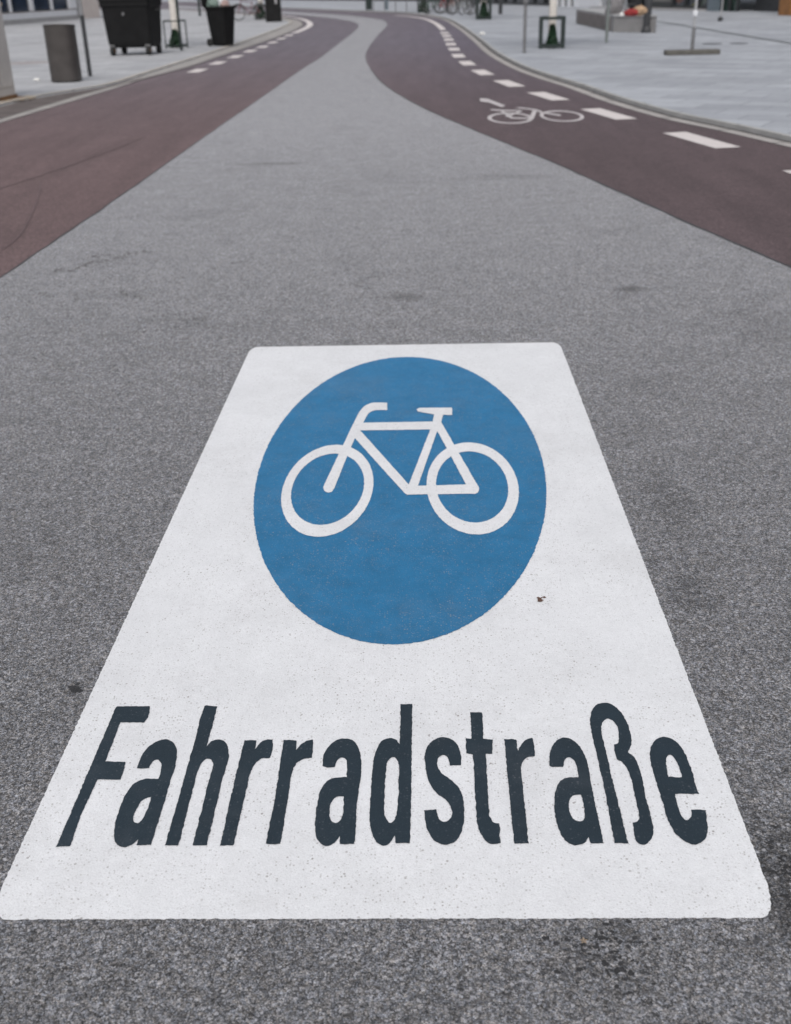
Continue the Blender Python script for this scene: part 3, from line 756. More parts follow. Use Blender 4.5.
MB().lathe((0, 0, 0), [(rb-.02, 0), (rb-.02, .03)], 30).build('foot', M_RUB, lb)

ps = thing('sign_post', 'slim post with dark lower sleeve standing right of the grey litter bin', 'post', at(90.3, 76.2, ZL))
MB().tube([(0, 0, 0), (0, 0, 1.05)], .040, 12).build('sleeve', M_DARKP, ps, True)
MB().tube([(0, 0, 1.05), (0, 0, 2.9)], .030, 12).build('pole', M_STEEL, ps, True)
MB().box((0, -.035, 2.6), (.42, .01, .42)).build('sign_plate', M_STEEL, ps, bevel=.003)

# four-wheeled refuse container
w1, w2 = G(113.5, 56.0, ZL), G(149, 55.3, ZL)
ax = (w2-w1); fl = ax.length; axn = ax.normalized(); back = Vector((-axn.y, axn.x))
cen = (w1+w2)/2 + back*.42
dump = thing('refuse_container', 'large black four-wheeled refuse container on the left pavement', 'refuse container', (cen.x, cen.y, ZL), math.atan2(axn.y, axn.x))
mb = MB()
def ringpts(wx, wy, z, ch=.06): return [(-wx+ch, -wy, z), (wx-ch, -wy, z), (wx, -wy+ch, z), (wx, wy-ch, z), (wx-ch, wy, z), (-wx+ch, wy, z), (-wx, wy-ch, z), (-wx, -wy+ch, z)]
lv = [(.44, .32, .17), (.545, .40, .215), (.56, .42, .30), (.60, .50, 1.08), (.63, .525, 1.10), (.63, .525, 1.20)]
vs = [p for l in lv for p in ringpts(*l)]
mb.add(vs, [(i*8+k, i*8+(k+1) % 8, (i+1)*8+(k+1) % 8, (i+1)*8+k) for i in range(len(lv)-1) for k in range(8)] + [tuple(range(7, -1, -1))])
mb.build('body', M_BLKPL, dump, bevel=.012)
lv = [(.645, .545, 1.20), (.645, .545, 1.25), (.58, .48, 1.36), (.43, .34, 1.41)]
vs = [p for l in lv for p in ringpts(*l)]
MB().add(vs, [(i*8+k, i*8+(k+1) % 8, (i+1)*8+(k+1) % 8, (i+1)*8+k) for i in range(3) for k in range(8)] + [tuple(range(24, 32)), tuple(range(7, -1, -1))]).build('lid', M_BLKPL, dump, bevel=.012)
for s in (-1, 1): MB().tube([(s*.63, -.1, 1.0), (s*.70, -.1, 1.0), (s*.70, .1, 1.0), (s*.63, .1, 1.0)], .015).build('handle', M_BLKPL2, dump)
MB().box((-.05, -.497, .93), (.05, .02, .07)).build('badge', M_GREYP, dump)
for sx in (-1, 1):
    for sy in (-1, 1):
        w = MB().lathe((sx*fl/2 - .025, sy*.40, .115), [(.0, -.02), (.095, -.02), (.115, -.005), (.115, .06), (.095, .075), (0, .075)], 24, 'x').build('wheel', M_RUB, dump, True)
        MB().lathe((sx*fl/2 - .031, sy*.40, .115), [(0, -.018), (.04, -.018), (.04, .085), (0, .085)], 16, 'x').build('hub', M_ORANGE if sy < 0 else M_GREYP, w)
        MB().box((sx*fl/2, sy*.40, .215), (.12, .09, .06)).build('caster_fork', M_GREYP, w)

def wheelie(pt, rz, label, name='wheelie_bin', sz=1.0, mt=M_BLKPL):
    b = thing(name, label, 'wheelie bin', pt, rz)
    mb = MB(); lv = [(.215, .22, .02), (.225, .235, .10), (.275, .315, .90), (.285, .325, .96)]
    vs = [p for l in lv for p in ringpts(*l, .04)]
    mb.add(vs, [(i*8+k, i*8+(k+1) % 8, (i+1)*8+(k+1) % 8, (i+1)*8+k) for i in range(3) for k in range(8)] + [tuple(range(7, -1, -1))]).build('body', mt, b, bevel=.008)
    # rim collar
    vs = [p for l in ((.285, .325, .93), (.31, .35, .93), (.31, .35, .985), (.265, .31, .985)) for p in ringpts(*l, .04)]
    MB().add(vs, [(i*8+k, i*8+(k+1) % 8, (i+1)*8+(k+1) % 8, (i+1)*8+k) for i in range(3) for k in range(8)]).build('rim', mt, b)
    MB().tube([(-.24, .40, 1.0), (.24, .40, 1.0)], .018).build('handle', mt, b)
    for s in (-1, 1):
        w = MB().lathe((s*.27 - .025, .24, .10), [(0, 0), (.09, 0), (.10, .01), (.10, .04), (.09, .05), (0, .05)], 22, 'x').build('wheel', M_RUB, b, True)
    b.scale = (sz,)*3
    return b
def lump(name, r, sq, m_, loc, parent=None, seed=0, f=5):
    bm = bmesh.new(); bmesh.ops.create_icosphere(bm, subdivisions=4, radius=1)
    for v in bm.verts:
        q = 1 + .22*noise.noise(v.co*2.2 + Vector((seed, 0, 0))) + .08*noise.noise(v.co*f + Vector((seed, 3, 0)))
        v.co = Vector((v.co.x*r*sq[0], v.co.y*r*sq[1], v.co.z*r*sq[2]))*q
    me = bpy.data.meshes.new(name); bm.to_mesh(me); bm.free(); me.materials.append(m_); me.shade_smooth()
    o = bpy.data.objects.new(name, me); C.objects.link(o); o.location = loc
    if parent: o.parent = parent
    return o
wb_p = at(223.4, 45.9, ZL)
wb = wheelie(wb_p, R(62), 'black wheelie bin overflowing with rubbish bags at the left kerb')
MB().add([(-.30, .34, 1.0), (.30, .34, 1.0), (.30, .47, 1.55), (-.30, .47, 1.55), (-.30, .38, 1.0), (.30, .38, 1.0), (.30, .51, 1.55), (-.30, .51, 1.55)], [(0, 1, 2, 3), (7, 6, 5, 4), (0, 4, 5, 1), (3, 2, 6, 7), (0, 3, 7, 4), (1, 5, 6, 2)]).build('lid', M_BLKPL, wb, bevel=.006)
for i, (dx, dy, m_, lab, r_) in enumerate(((-.13, -.02, M_BAGT, 'teal rubbish bag bulging from the wheelie bin', .19), (.04, .06, M_BAGW, 'whitish rubbish bag heaped in the wheelie bin beside a teal one', .19), (.13, -.10, M_BAGP, 'small pinkish bag at the right of the overflowing wheelie bin', .12))):
    cs, sn = math.cos(R(62)), math.sin(R(62))
    # offsets across the view
    vx = Vector((rt0.x, rt0.y)); o = lump('rubbish_bag', r_, (1, 1, .9), m_, (wb_p[0] + vx.x*dx*1.2 - vx.y*dy, wb_p[1] + vx.y*dx + vx.x*dy, ZL + 1.03), seed=i*3)
    tag(o, lab, 'rubbish bag')
MB().box((0, 0, 0), (.01, .01, .01))

# ------------------------------------------------------------------ trees with guards
def leaf_crown(n, c, rad, size, seed):
    rd = random.Random(seed); mb = MB()
    cl = [(Vector((rd.gauss(0, .5)*rad[0], rd.gauss(0, .5)*rad[1], rd.uniform(-.9, .9)*rad[2])), rd.uniform(.25, .5)) for _ in range(26)]
    for _ in range(n):
        q, s = rd.choice(cl); d = Vector((rd.gauss(0, 1), rd.gauss(0, 1), rd.gauss(0, 1)))*s*.55
        p = Vector(c) + q + d; a = Vector((rd.uniform(-1, 1), rd.uniform(-1, 1), rd.uniform(-.6, .6))).normalized(); b = a.cross(Vector((rd.uniform(-1, 1), rd.uniform(-1, 1), 1))).normalized()
        l = size*rd.uniform(.7, 1.3)
        mb.add([p - a*l, p - b*l*.45, p + a*l, p + b*l*.45], [(0, 1, 2, 3)])
    return mb
def guard_tree(x, y, ht, wd, rz, bush, label, glabel, thick=.03, tr=.075, frame_only=False, crown=True, seed=1):
    p = at(x, y, ZR if x > 300 else ZL); z0 = p[2]
    t = thing('street_tree', label, 'tree', p, 0, 'young street trees with limewashed trunks')
    rd = random.Random(seed)
    MB().tube([(0, 0, -.02), (.01, 0, .9), (-.02, .02, 1.7), (.02, 0, 2.3)], [tr*1.15, tr, tr*.92, tr*.85], 14).build('trunk', M_WTRUNK, t, True)
    mb = MB(); mb.tube([(.02, 0, 2.3), (0, .05, 3.2), (.05, 0, 4.3)], [tr*.85, tr*.6, .02], 10)
    for k in range(9):
        th = k*2.4; z = 2.35 + k*.2; L = 1.1 - k*.05
        mb.tube([(.01, .02, z), (math.cos(th)*L*.5, math.sin(th)*L*.5, z + .45), (math.cos(th)*L, math.sin(th)*L, z + .85)], [.035, .022, .008], 7)
    mb.build('limbs', M_BARK, t, True)
    leaf_crown(2600, (0, 0, 3.7), (1.1, 1.1, 1.1), .07, seed).build('crown', M_LEAF, t)
    g = thing('tree_guard', glabel, 'tree guard', p, rz, 'steel guards round the street trees')
    hw = wd/2; mb = MB()
    for sx in (-1, 1):
        for sy in (-1, 1): MB().box((sx*hw, sy*hw, ht/2), (thick, thick, ht)).build('post', M_GUARD, g)
    for zz in (ht - thick/2, ht*.08):
        mb = MB()
        for s in (-1, 1):
            mb.box((0, s*hw, zz), (wd - thick*.8, thick*.9, thick)); mb.box((s*hw, 0, zz), (thick*.9, wd - thick*.8, thick*.97))
        mb.build('rail', M_GUARD, g)
    if not frame_only:
        mb = MB(); n = max(2, int(wd/.16))
        for i in range(1, n):
            q = -hw + wd*i/n
            for s in (-1, 1): mb.box((q, s*hw, ht*.52), (.012, .012, ht*.86)); mb.box((s*hw, q, ht*.52), (.012, .012, ht*.86))
        mb.build('bars', M_GUARD, g)
    if bush:
        bw, bh = bush
        rb_ = random.Random(seed+9); mb = MB()
        for _ in range(1500):
            zz = rb_.random()**.8; rr = bw*(1 - .75*zz)*math.sqrt(rb_.random()); th = rb_.uniform(0, 6.283)
            pp = Vector((rr*math.cos(th), rr*math.sin(th) - .1, .02 + zz*bh)); a = Vector((rb_.uniform(-1, 1), rb_.uniform(-1, 1), rb_.uniform(-.3, 1))).normalized(); b = a.cross(Vector((rb_.uniform(-1, 1), rb_.uniform(-1, 1), .3))).normalized()
            l = .045; mb.add([pp - a*l, pp - b*l*.5, pp + a*l, pp + b*l*.5], [(0, 1, 2, 3)])
        bo = mb.build('foliage', M_IVY); bo.location = p
        tag(bo, bush_labels.pop(0), 'bush', 'bushes at the feet of the street trees')
    return t
bush_labels = ['dark green bush inside the open tree guard near the black refuse container', 'pointed dark green bush inside the thick dark frame on the right pavement', 'dark bush filling the tree guard beside the parked bicycles', 'low dark bush at the white trunk beside the lone brown bicycle', 'dark bush at the white trunk left of the parked bicycles']
guard_tree(177.0, 47.6, .68, .58, R(12), (.20, .42), 'whitewashed young tree behind the black refuse container on the left', 'open dark square tree guard with thin bars beside the black refuse container', thick=.03, tr=.10, seed=2)
guard_tree(551.3, 48.0, .66, .50, R(-3), (.14, .46), 'whitewashed young tree in a thick dark frame on the right pavement', 'thick dark open frame guard around the tree on the right pavement', thick=.066, tr=.085, frame_only=True, seed=3)
guard_tree(483.5, 19.4, .78, .52, R(0), (.24, .62), 'whitewashed tree right of the row of parked bicycles', 'dark tree guard right of the row of parked bicycles', thick=.09, tr=.12, seed=4)
guard_tree(261.5, 19.5, .60, .50, R(10), (.32, .60), 'whitewashed tree beside the lone bicycle on the far left pavement', 'low dark tree guard beside the lone bicycle on the far left', thick=.04, tr=.12, seed=5)
guard_tree(423.6, 12.6, .95, .50, R(0), (.28, .80), 'whitewashed tree left of the row of parked bicycles', 'narrow dark tree guard left of the row of parked bicycles', thick=.08, tr=.15, seed=6)
st = thing('support_stake', 'thin dark green stake standing at the guarded tree beside the refuse container', 'stake', at(181.6, 50.6, ZL))
MB().tube([(0, 0, 0), (0, 0, 1.75)], .035, 8).build('stake', M_GUARD, st); MB().box((-.05, 0, 1.32), (.14, .09, .12)).build('clamp', M_GUARD, st, bevel=.01)

# ------------------------------------------------------------------ posts
def post(name, label, cat, x, y, r, h, m_, top=None):
    t = thing(name, label, cat, at(x, y, ZR if x > 300 else ZL))
    MB().lathe((0, 0, 0), [(r, 0), (r, h*.96), (r*.8, h*.99), (0, h)], 16).build('pole', m_, t, True)
    if top == 'sign':
        MB().box((0, -r-.01, h-.35), (.45, .012, .6)).build('sign_plate', M_STEEL, t, bevel=.003)
    if top == 'lamp':
        MB().lathe((0, 0, 0), [(r*1.35, 0), (r*1.35, .10), (r*1.0, .16)], 18).build('base', m_, t, True)
        MB().tube([(0, 0, h-.05), (0, -.5, h+.25), (0, -1.2, h+.3)], [r*.6, r*.45, r*.4], 10).build('arm', m_, t, True)
        MB().box((0, -1.45, h+.28), (.28, .6, .1)).build('lamp_head', m_, t, bevel=.03)
    if top == 'box':
        MB().box((0, 0, h-.05), (.45, .35, .5)).build('box', M_GUARD, t, bevel=.03)
    return t
t = post('sign_post', 'tall thin grey post close to the right kerb, left of the framed tree', 'post', 524.3, 53.2, .035, 3.0, M_GREYP, 'sign')
MB().lathe((0, 0, 0), [(.062, .98), (.062, 2.6)], 14).build('sleeve', M_GREYP, t, True)
post('sign_post', 'thin grey-green post standing in front of the granite bench', 'post', 606.3, 42.8, .036, 2.8, mat('grey_green_post', (.19, .21, .20), .5, .1, 6), 'sign')
post('lamp_post', 'thick anthracite lamp post in front of the granite bench', 'lamp post', 646.3, 32.8, .105, 5.5, M_DARKP, 'lamp')
post('post', 'dark green thick post beyond the far road bend', 'post', 369, 10, .19, 3.2, M_GUARD)
post('post', 'thin dark post right of the thick one beyond the far bend', 'post', 386.5, 9.6, .10, 2.6, M_BCOL)
post('bollard', 'short dark bollard standing alone beyond the guarded trees on the right', 'bollard', 500.4, 14.2, .09, .62, M_DARKP)
post('post', 'dark post with green box beyond the left pavement, left of the wheelie bin', 'post', 200, 16, .07, 1.15, M_GUARD, 'box')
# railing beyond the bend
ra = thing('railing', 'pale upright railing beyond the far bend of the road', 'railing', at(404, 11.8, ZR))
mb = MB(); x_ = -1.4
mb.tube([(-1.6, 0, 1.0), (1.3, 0, 1.0)], .025, 8); mb.build('rail', M_STEEL, ra)
for i in range(6): MB().tube([(-1.6 + i*.58, 0, 0), (-1.6 + i*.58, 0, 1.0)], .028, 8).build('post', M_STEEL, ra)

M_POLEW = mat('dull_white_pole', (.36, .36, .37), .5, .1, 8)
tp = thing('portable_sign_pole', 'white pole with dark lower end in a flat grey foot slab on the right square', 'sign pole', at(691.6, 54.6, ZR))
MB().box((0, 0, .045), (1.06, .30, .09)).build('foot_slab', mat('recycled_foot_slab', (.105, .10, .09), .9, .2, 12, fine=.3), tp, bevel=.012)
MB().tube([(0, 0, .09), (0, 0, .50)], .036, 10).build('socket', M_GREYP, tp, True)
MB().tube([(0, 0, .50), (0, 0, 2.8)], .027, 10).build('pole', M_POLEW, tp, True)
MB().lathe((0, 0, 0), [(.030, .68), (.050, .70), (.050, .78), (.030, .80)], 14).build('collar', M_FRAME, tp, True)
MB().box((0, -.04, 2.5), (.6, .012, .6)).build('sign_plate', M_FRAME, tp, bevel=.003)
fp = thing('thin_post', 'thin pale post with a round dark foot in front of the shop column', 'post', at(720.2, 21.3, ZR))
lump('foot', .085, (1, 1, .9), M_DARKP, (0, 0, .07), fp); MB().tube([(.01, 0, .12), (.03, 0, 2.2)], .022, 10).build('pole', M_POLEW, fp, True)

# ------------------------------------------------------------------ black bin at the far left corner
kb = thing('waste_box', 'tall black waste box with pale sticker at the end of the left pavement', 'waste box', at(274.2, 21.8, ZL), R(3))
MB().box((0, 0, .62), (.66, .6, 1.24)).build('body', M_BLKPL, kb, bevel=.02)
MB().box((0, 0, 1.27), (.70, .64, .07)).build('lid', M_BLKPL, kb, bevel=.02)
MB().box((.15, -.306, .85), (.09, .01, .26)).build('sticker', M_PLINTH, kb)

# ------------------------------------------------------------------ bicycles
def make_bike(colname, label, pt, rz, lean=0.0, group=None):
    b = thing('bicycle', label, 'bicycle', pt, rz, group); b.rotation_euler = (lean, 0, rz)
    fm = BIKE_COL[colname]
    for wx in (-.52, .52):
        w = MB().ring((wx, 0, .34), (0, 1, 0), .325, .018, 28, 8).build('wheel', M_RUB, b, True)
        MB().ring((wx, 0, .34), (0, 1, 0), .300, .011, 28, 6).build('rim', M_STEEL, w, True)
        mb = MB()
        for k in range(14):
            th = k*2*math.pi/14; mb.tube([(wx, (-1)**k*.02, .34), (wx + .295*math.cos(th), 0, .34 + .295*math.sin(th))], .0022, 4, False)
        mb.tube([(wx, -.04, .34), (wx, .04, .34)], .022, 8); mb.build('spokes', M_STEEL, w)
    mb = MB(); r = .016
    bb = (-.05, 0, .29); st_ = (-.17, 0, .78); hd = (.36, 0, .84); hb_ = (.385, 0, .72)
    mb.tube([bb, st_], r); mb.tube([(-.155, 0, .74), hd], r); mb.tube([bb, hb_], r*1.15); mb.tube([(.35, 0, .90), (.39, 0, .70)], r*1.2)
    for s in (-.04, .04):
        mb.tube([bb, (-.52, s, .34)], r*.6); mb.tube([(-.16, 0, .74), (-.52, s, .34)], r*.6); mb.tube([(.39, s*.6, .70), (.42, s, .60), (.52, s, .34)], r*.7)
    mb.build('frame', fm, b, True)
    for wx in (-.52, .52):
        mb = MB(); pts = [(wx + .365*math.cos(a), 0, .34 + .365*math.sin(a)) for a in [R(20 + 14*i) for i in range(11)]]
        mb.tube(pts, .020, 6).build('mudguard', M_BLKPL2, b, True)
    MB().tube([(.35, 0, .90), (.34, 0, 1.0)], .012).build('stem', M_STEEL, b)
    MB().tube([(.20, -.29, 1.0), (.32, -.24, 1.02), (.345, 0, 1.0), (.32, .24, 1.02), (.20, .29, 1.0)], .013).build('handlebar', M_STEEL, b, True)
    sd = lump('saddle', .13, (1, .55, .30), M_DARKP, (-.20, 0, .91), b); MB().tube([st_, (-.19, 0, .88)], .013).build('seat_post', M_STEEL, b)
    mb = MB(); mb.ring((-.05, .04, .29), (0, 1, 0), .085, .007, 20, 6); mb.tube([(-.05, .05, .29), (.08, .07, .20)], .01); mb.tube([(-.05, -.05, .29), (-.18, -.07, .38)], .01)
    mb.box((.10, .11, .195), (.09, .08, .02)); mb.box((-.20, -.11, .385), (.09, .08, .02)); mb.build('crankset', M_DARKP, b)
    mb = MB(); mb.box((-.50, 0, .76), (.36, .13, .015)); mb.tube([(-.52, .05, .36), (-.60, .06, .75)], .006); mb.tube([(-.52, -.05, .36), (-.60, -.06, .75)], .006); mb.build('luggage_rack', M_DARKP, b)
    mb = MB(); mb.box((.41, 0, .93), (.05, .06, .06)); mb.build('headlight', M_DARKP, b, bevel=.01)
    return b
make_bike('maroon', 'lone brownish bicycle parked at the whitewashed tree on the far left', at(250.0, 20.2, ZL), R(200), .08)
cols = ['green', 'maroon', 'red', 'orange', 'silver', 'silver', 'black']
bx = [(435.5, 13.6, 40), (441.5, 12.4, 60), (447.0, 13.6, 50), (453.0, 13.2, 65), (460.0, 14.4, 45), (467.0, 14.6, 60), (473.5, 14.9, 70)]
bl = ['green bicycle at the left end of the parked row', 'maroon bicycle parked second in the row beside the green one', 'red bicycle parked in the middle of the row', 'orange bicycle parked right of the red one', 'silver bicycle in the row between the orange one and another silver one', 'silver bicycle parked next to the black bicycle', 'black bicycle at the right end of the parked row']
for i, (x, y, a) in enumerate(bx):
    make_bike(cols[i], bl[i], at(x, y, ZR), R(a), (.06 if i % 2 else -.07), 'bicycles parked in a row beyond the bend')

# ------------------------------------------------------------------ granite bench with two seated people and a bag
a = G(613, 32.2, ZR); b = G(656, 33.0, ZR); cc = G(575.5, 23.2, ZR)
bn = thing('stone_bench', 'long low granite block bench with dark wooden side on the right square', 'bench', (a.x, a.y, ZR))
u = b - a; v = cc - a
def quadslab(z0, z1, inset=0.0, s0=0.0, s1=1.0, t0=0., t1=1.):
    q = [u*s0 + v*t0, u*s1 + v*t0, u*s1 + v*t1, u*s0 + v*t1]
    c = sum(q, Vector((0, 0)))/4; q = [p + (c-p).normalized()*inset for p in q]
    mb = MB(); mb.slab(q, z0, z1); return mb
quadslab(0, .40, .03).build('block', M_GRAN, bn, bevel=.01)
quadslab(.40, .45, 0).build('seat_slab', mat('pale_granite', (.33, .33, .335), .8, .12, 4, fine=.2), bn, bevel=.01)
vn = v.normalized(); ln_ = v.length
mb = MB(); 
for k in range(4):
    c = v*.5 - u.normalized()*.0; mb.box((c.x, c.y, .07 + k*.09), (ln_*.86, .05, .075), math.atan2(v.y, v.x))
mb.build('wooden_slats', M_WOOD, bn, bevel=.006)

def person(label, pt, rz, top, legs, scale=1.0, torso_lean=.15, big=1.0):
    root = thing('person', label, 'person', pt, rz)
    # seated, facing +y, seat at z=0; legs hang forward
    V = [(0, 0, .08), (0, .02, .28), (0, .02 + torso_lean*.5, .48), (0, torso_lean*.9, .58), (0, torso_lean + .03, .66), (0, torso_lean + .06, .80),
         (.10, .03, .07), (.13, .42, .09), (.13, .44, -.33), (.13, .58, -.38),
         (-.10, .03, .07), (-.13, .42, .09), (-.13, .44, -.33), (-.13, .58, -.38),
         (.19, torso_lean*.8, .53), (.25, torso_lean*.5 + .02, .28), (.14, .27, .17), (.10, .36, .15),
         (-.19, torso_lean*.8, .53), (-.25, torso_lean*.5 + .02, .28), (-.14, .27, .17), (-.10, .36, .15)]
    E2 = [(0, 1), (1, 2), (2, 3), (3, 4), (4, 5), (0, 6), (6, 7), (7, 8), (8, 9), (0, 10), (10, 11), (11, 12), (12, 13), (3, 14), (14, 15), (15, 16), (16, 17), (3, 18), (18, 19), (19, 20), (20, 21)]
    rad = [.16, .15, .17, .10, .055, .095, .11, .075, .045, .04, .11, .075, .045, .04, .075, .05, .038, .03, .075, .05, .038, .03]
    me = bpy.data.meshes.new('body'); me.from_pydata(V, E2, []); o = bpy.data.objects.new('body', me); C.objects.link(o)
    sk = o.modifiers.new('skin', 'SKIN'); sk.use_smooth_shade = True
    for i, s in enumerate(me.skin_vertices[0].data):
        s.radius = (rad[i]*(big if i < 3 else 1),)*2; s.use_root = (i == 0)
    ss = o.modifiers.new('sub', 'SUBSURF'); ss.levels = 2; ss.render_levels = 2
    dg = bpy.context.evaluated_depsgraph_get(); nm = bpy.data.meshes.new_from_object(o.evaluated_get(dg))
    o.modifiers.clear(); o.data = nm; nm.materials.clear()
    for m_ in (top, legs, M_SKIN, M_DARKP): nm.materials.append(m_)
    for f in nm.polygons:
        c = f.center
        if c.z > .62: f.material_index = 2
        elif c.z < -.30: f.material_index = 3
        elif c.z < .16 and not (abs(c.x) < .2 and c.y > .30 and c.z > .13): f.material_index = 1 if (c.y > .1 or c.z < .02) else 0
        elif c.y > .33: f.material_index = 2
        else: f.material_index = 0
    nm.shade_smooth(); o.parent = root
    hd = Vector((0, torso_lean + .07, .80))
    lump('hair', .115, (.88, 1.0, 1.05), M_HAIR, hd + Vector((0, -.025, .025)), o, seed=2)
    root.scale = (scale,)*3
    return root
def on_bench(s, t): p = a + u*s + v*t; return (p.x, p.y, ZR + .45)
pp = G(616, 13.8, ZR + .45); person('person in a grey coat sitting on the stone bench, back to the road', (pp.x, pp.y, ZR + .46), R(10), M_GREYC, M_GREYC, 1.0, .12, 1.35)
pp = G(635, 12.6, ZR + .45); person('person in black clothes sitting on the stone bench beside the red bag', (pp.x, pp.y, ZR + .46), R(-25), M_DARKC, M_DARKC, 1.0, .15)
pb = G(634, 16.3, ZR + .45)
bag = thing('shoulder_bag', 'red soft bag lying on the bench in front of the black-clothed person', 'bag', (pb.x, pb.y, ZR + .45))
lump('body', .17, (1.15, .6, .55), M_REDF, (-.08, 0, .09), bag, seed=4)
MB().tube([(-.25, 0, .15), (-.15, .02, .30), (0, .02, .30), (.08, 0, .16)], .012).build('strap', M_DARKP, bag, True)
o = lump('folded_jacket', .17, (1.1, .7, .75), M_TAN, (pb.x + .16, pb.y + .08, ZR + .45 + .13), seed=8); tag(o, 'tan crumpled jacket lying beside the red bag on the bench', 'jacket')
pw = G(621.5, 16.6, ZR + .45); o = lump('paper_bag', .06, (1, .8, .8), M_PAPER, (pw.x, pw.y, ZR + .45 + .05), seed=5); tag(o, 'small white paper bag on the bench left of the red bag', 'paper bag')

# ------------------------------------------------------------------ buildings
class Facade:
    def __init__(s, name, label, A, B, z, height, wall_mat, depth=8):
        A, B = Vector(A), Vector(B); d = B - A; s.L = d.length; s.h = height
        s.o = thing(name, label, 'building', (A.x, A.y, z), math.atan2(d.y, d.x)); s.depth = depth; s.wm = wall_mat
    def box(s, nm, x0, x1, z0, z1, m_, y=0, t=.1, parent=None, bevel=0):
        o = MB().box(((x0+x1)/2, y + t/2, (z0+z1)/2), (x1-x0, t, z1-z0)).build(nm, m_, parent or s.o, bevel=bevel); return o
    def upper(s, z0, n, ww=1.3, wh=1.6, storeys=1, sh=3.0, fm=M_FRAME):
        s.box('upper_wall', 0, s.L, z0, s.h, s.wm, .0, s.depth)
        for k in range(storeys):
            for i in range(n):
                x = s.L*(i+.5)/n; zz = z0 + .9 + k*sh
                f = MB(); f.box((x, -.03, zz), (ww, .06, .08)).box((x, -.03, zz+wh), (ww, .06, .08)).box((x-ww/2+.04, -.03, zz+wh/2), (.08, .06, wh-.08)).box((x+ww/2-.04, -.03, zz+wh/2), (.08, .06, wh-.08)).box((x, -.028, zz+wh/2), (.06, .05, wh-.08))
                w = f.build('window', fm, s.o)
                MB().box((x, -.012, zz+wh/2), (ww-.1, .02, wh-.08)).build('pane', M_GLASS, w)
                MB().box((x, -.07, zz-.06), (ww+.2, .14, .04)).build('sill', M_PLINTH, w)
        s.box('roof_edge', -.1, s.L+.1, s.h, s.h+.18, M_PLINTH, -.12, s.depth+.2)

# left shop: picture (0,25.5) .. (104,16)
fa = gp([(-60, 30.5), (81, 19.0)], ZL); fdir = (fa[1]-fa[0]).normalized()
end = fa[1] + fdir*2.6
FL = Facade('shop_building', 'pale shop front with dark blue display windows on the left pavement', fa[0], end, ZL, 6.6, M_WALLP, 9)
def ux(px, py): return (G(px, py, ZL) - fa[0]).dot(fdir)
x80 = ux(79.5, 19.2); x70 = ux(74.5, 19.7)
FL.box('plinth', 0, x80, 0, .22, M_PLINTH, -.03, .4)
FL.box('wall', x80 + .16, FL.L, 0, 3.0, M_WALLP, .0, 8.0)
wf = MB(); x_lo = .25
FL.box('lower_panel', 0, x80, .22, .50, M_FRAME, 0, .3)
mull = [ux(8, 24.6), ux(33.5, 22.8), ux(56.5, 21.1), x70]
mull = [mull[0] - 2.2*k for k in (3, 2, 1)] + mull
MB().box((x80/2, .05, 2.82), (x80, .12, .36)).build('fascia', M_FRAME, FL.o)
for i in range(len(mull)-1):
    xa, xb = mull[i], mull[i+1]; wd_ = .34 if i == 3 else .16
    if xa < 0: continue
    w = MB().box((xa, .05, 1.60), ((.14 if i != 4 else .34), .12, 2.08)).build('window', M_FRAME, FL.o)
    MB().box(((xa+xb)/2, .10, 1.60), (xb-xa-.14, .03, 2.08)).build('pane', M_GLASS, w)
MB().box(((x70+x80)/2, .05, 1.60), (x80-x70, .14, 2.08)).build('window_frame', M_FRAME, FL.o)
MB().box((x80+.07, -.02, 1.5), (.14, .16, 3.0)).build('downpipe', M_STEEL, FL.o)
dx0 = ux(100.5, 16.6)
dr = MB().box((dx0 + .25, -.03, 1.1), (.5, .05, 2.1)).build('door', M_BRASS, FL.o); MB().box((dx0+.06, -.07, 1.05), (.03, .03, .4)).build('handle', M_STEEL, dr)
FL.upper(3.0, 5, storeys=1)
# small tan knob-topped fitting at the window, behind the cabinet
o = lump('ash_tray', .16, (1, 1, .8), M_SAND, (0, 0, 0)); p_ = G(2, 31, ZL); o.location = (0, 0, 1.0)
at_ = thing('standing_ashtray', 'pale round-topped standing ashtray at the far left shop window', 'ashtray', (p_.x, p_.y, ZL)); o.parent = at_; o.name = 'bowl'
MB().tube([(0, 0, 0), (0, 0, .95)], .05, 12).build('stem', M_STEEL, at_, True)

# long right-hand block: picture (480,4.2) .. (791,13.5)
fb = gp([(470, 3.4), (800, 13.6)], ZR); f2 = (fb[1]-fb[0]).normalized()
end = fb[1] + f2*12
FR = Facade('shopping_arcade', 'long dark glazed shopping arcade along the right side of the square', fb[0], end, ZR, 8.6, M_WALLT, 12)
def vx(px):
    # where the sight line of picture column px meets the facade
    lo, hi = 0., FR.L
    for _ in range(40):
        md = (lo+hi)/2; q = fb[0] + f2*md
        if P((q.x, q.y, ZR))[0] < px: lo = md
        else: hi = md
    return (lo+hi)/2
def seg(nm, p0, p1, m_, z0=0, z1=3.4, y=0, t=.2): return FR.box(nm, vx(p0), vx(p1), z0, z1, m_, y, t)
def shop(p0, p1, m_, n, fm=M_DFRAME, plinth=.0, wbar=.08):
    xa, xb = vx(p0), vx(p1)
    if plinth: FR.box('plinth', xa, xb, 0, plinth, fm, -.03, .25)
    f = MB()
    for i in range(n+1): f.box((xa + (xb-xa)*i/n, 0, (3.4+plinth)/2), (wbar, .12, 3.4-plinth))
    w = f.build('window', fm, FR.o)
    MB().box(((xa+xb)/2, .08, (3.4+plinth)/2), (xb-xa, .03, 3.4-plinth)).build('pane', m_, w)
shop(470, 555.5, M_GLASSD, 9, plinth=.12)
shop(556.5, 575.5, M_GLASSD, 3, M_FRAME, wbar=.35)
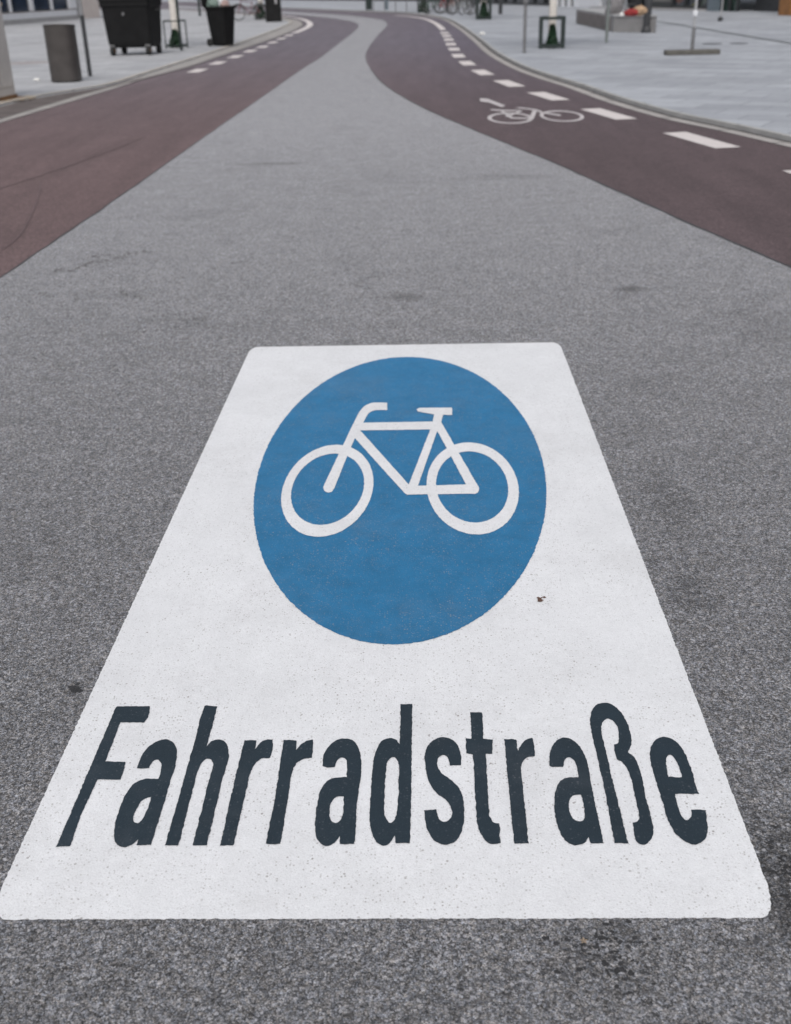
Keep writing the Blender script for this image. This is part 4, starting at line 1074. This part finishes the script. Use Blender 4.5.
shop(576.5, 600, M_GLASSI, 2, M_FRAME, .55, .5)
seg('wall_panel', 600.5, 628, M_WALLG, y=.1)
shop(628.5, 651, M_GLASSD, 2)
seg('wall_panel', 651.5, 671.5, M_WALLT, .32, 3.4); seg('plinth', 651.4, 671.6, M_DFRAME, 0, .32, -.05, .3)
shop(672, 712.5, M_GLASSI, 3, M_DFRAME, .18)
seg('column', 713, 720.5, M_BCOL, 0, 3.4, -.3, .5)
shop(721.5, 737, M_GLASSG, 2); seg('doorway', 737.5, 774, M_DARKP, 0, 3.4, .8, .1)
shop(790, 840, M_GLASSG, 3)
seg('step', 600, 712, M_PLINTH, 0, .06, -.6, .57)
q0 = G(774.8, 15.4, ZR); q1 = G(787.2, 15.8, ZR); wq = (q1-q0).length
pl_ = MB().box((0, 0, 0), (wq*.9, .22, 3.4), 0).build('pillar', M_ORW, FR.o, bevel=.01)
mid = (q0+q1)/2 - fb[0]; pl_.location = (mid.dot(f2), mid.dot(Vector((-f2.y, f2.x))) + .2, 1.7)
FR.upper(3.4, 12, 1.8, 1.7, 1, 3.0, M_DFRAME)

# far block closing the view
fc = gp([(210, -.6), (478, 1.6)], ZR); d_ = (fc[1]-fc[0])
FC = Facade('office_block', 'far dark-based block closing the view beyond the road bend', fc[0], fc[1], ZR, 9.5, M_WALLG, 10)
FC.box('plinth', 0, FC.L, 0, .5, M_DARKP, -.05, .2)
for i in range(9):
    xa = FC.L*(i+.1)/9; xb = FC.L*(i+.9)/9
    w = MB().box(((xa+xb)/2, -.02, 1.95), (xb-xa, .1, 2.9)).build('window', M_DFRAME, FC.o); MB().box(((xa+xb)/2, -.08, 1.95), (xb-xa-.2, .02, 2.6)).build('pane', M_GLASS, w)
FC.box('wall', 0, FC.L, .5, 3.6, M_WALLG, .04, .3)
FC.upper(3.6, 9, 1.8, 1.6, 1)

# ------------------------------------------------------------------ light
w = bpy.data.worlds.new('World'); sc.world = w; w.use_nodes = True
nt = w.node_tree; bg = nt.nodes['Background']
sky = nt.nodes.new('ShaderNodeTexSky'); sky.sky_type = 'NISHITA'; sky.sun_disc = False
EL, AZ = 55, 185
sky.sun_elevation = R(EL); sky.sun_rotation = R(AZ); sky.dust_density = 4; sky.air_density = 1.0; sky.ozone_density = 1.0
hs = nt.nodes.new('ShaderNodeHueSaturation'); hs.inputs['Saturation'].default_value = .30
nt.links.new(sky.outputs[0], hs.inputs['Color']); nt.links.new(hs.outputs[0], bg.inputs[0]); bg.inputs[1].default_value = .14
sun = bpy.data.lights.new('sun', 'SUN'); sun.energy = 1.3; sun.angle = R(32); sun.color = (1, .965, .92)
so = bpy.data.objects.new('sun', sun); C.objects.link(so)
dirv = Vector((math.sin(R(AZ))*math.cos(R(EL)), math.cos(R(AZ))*math.cos(R(EL)), math.sin(R(EL))))
so.rotation_euler = dirv.to_track_quat('Z', 'Y').to_euler(); so.location = dirv*50

sc.view_settings.view_transform = 'Standard'; sc.view_settings.look = 'None'; sc.view_settings.exposure = 0; sc.view_settings.gamma = 1
bpy.context.view_layer.update()
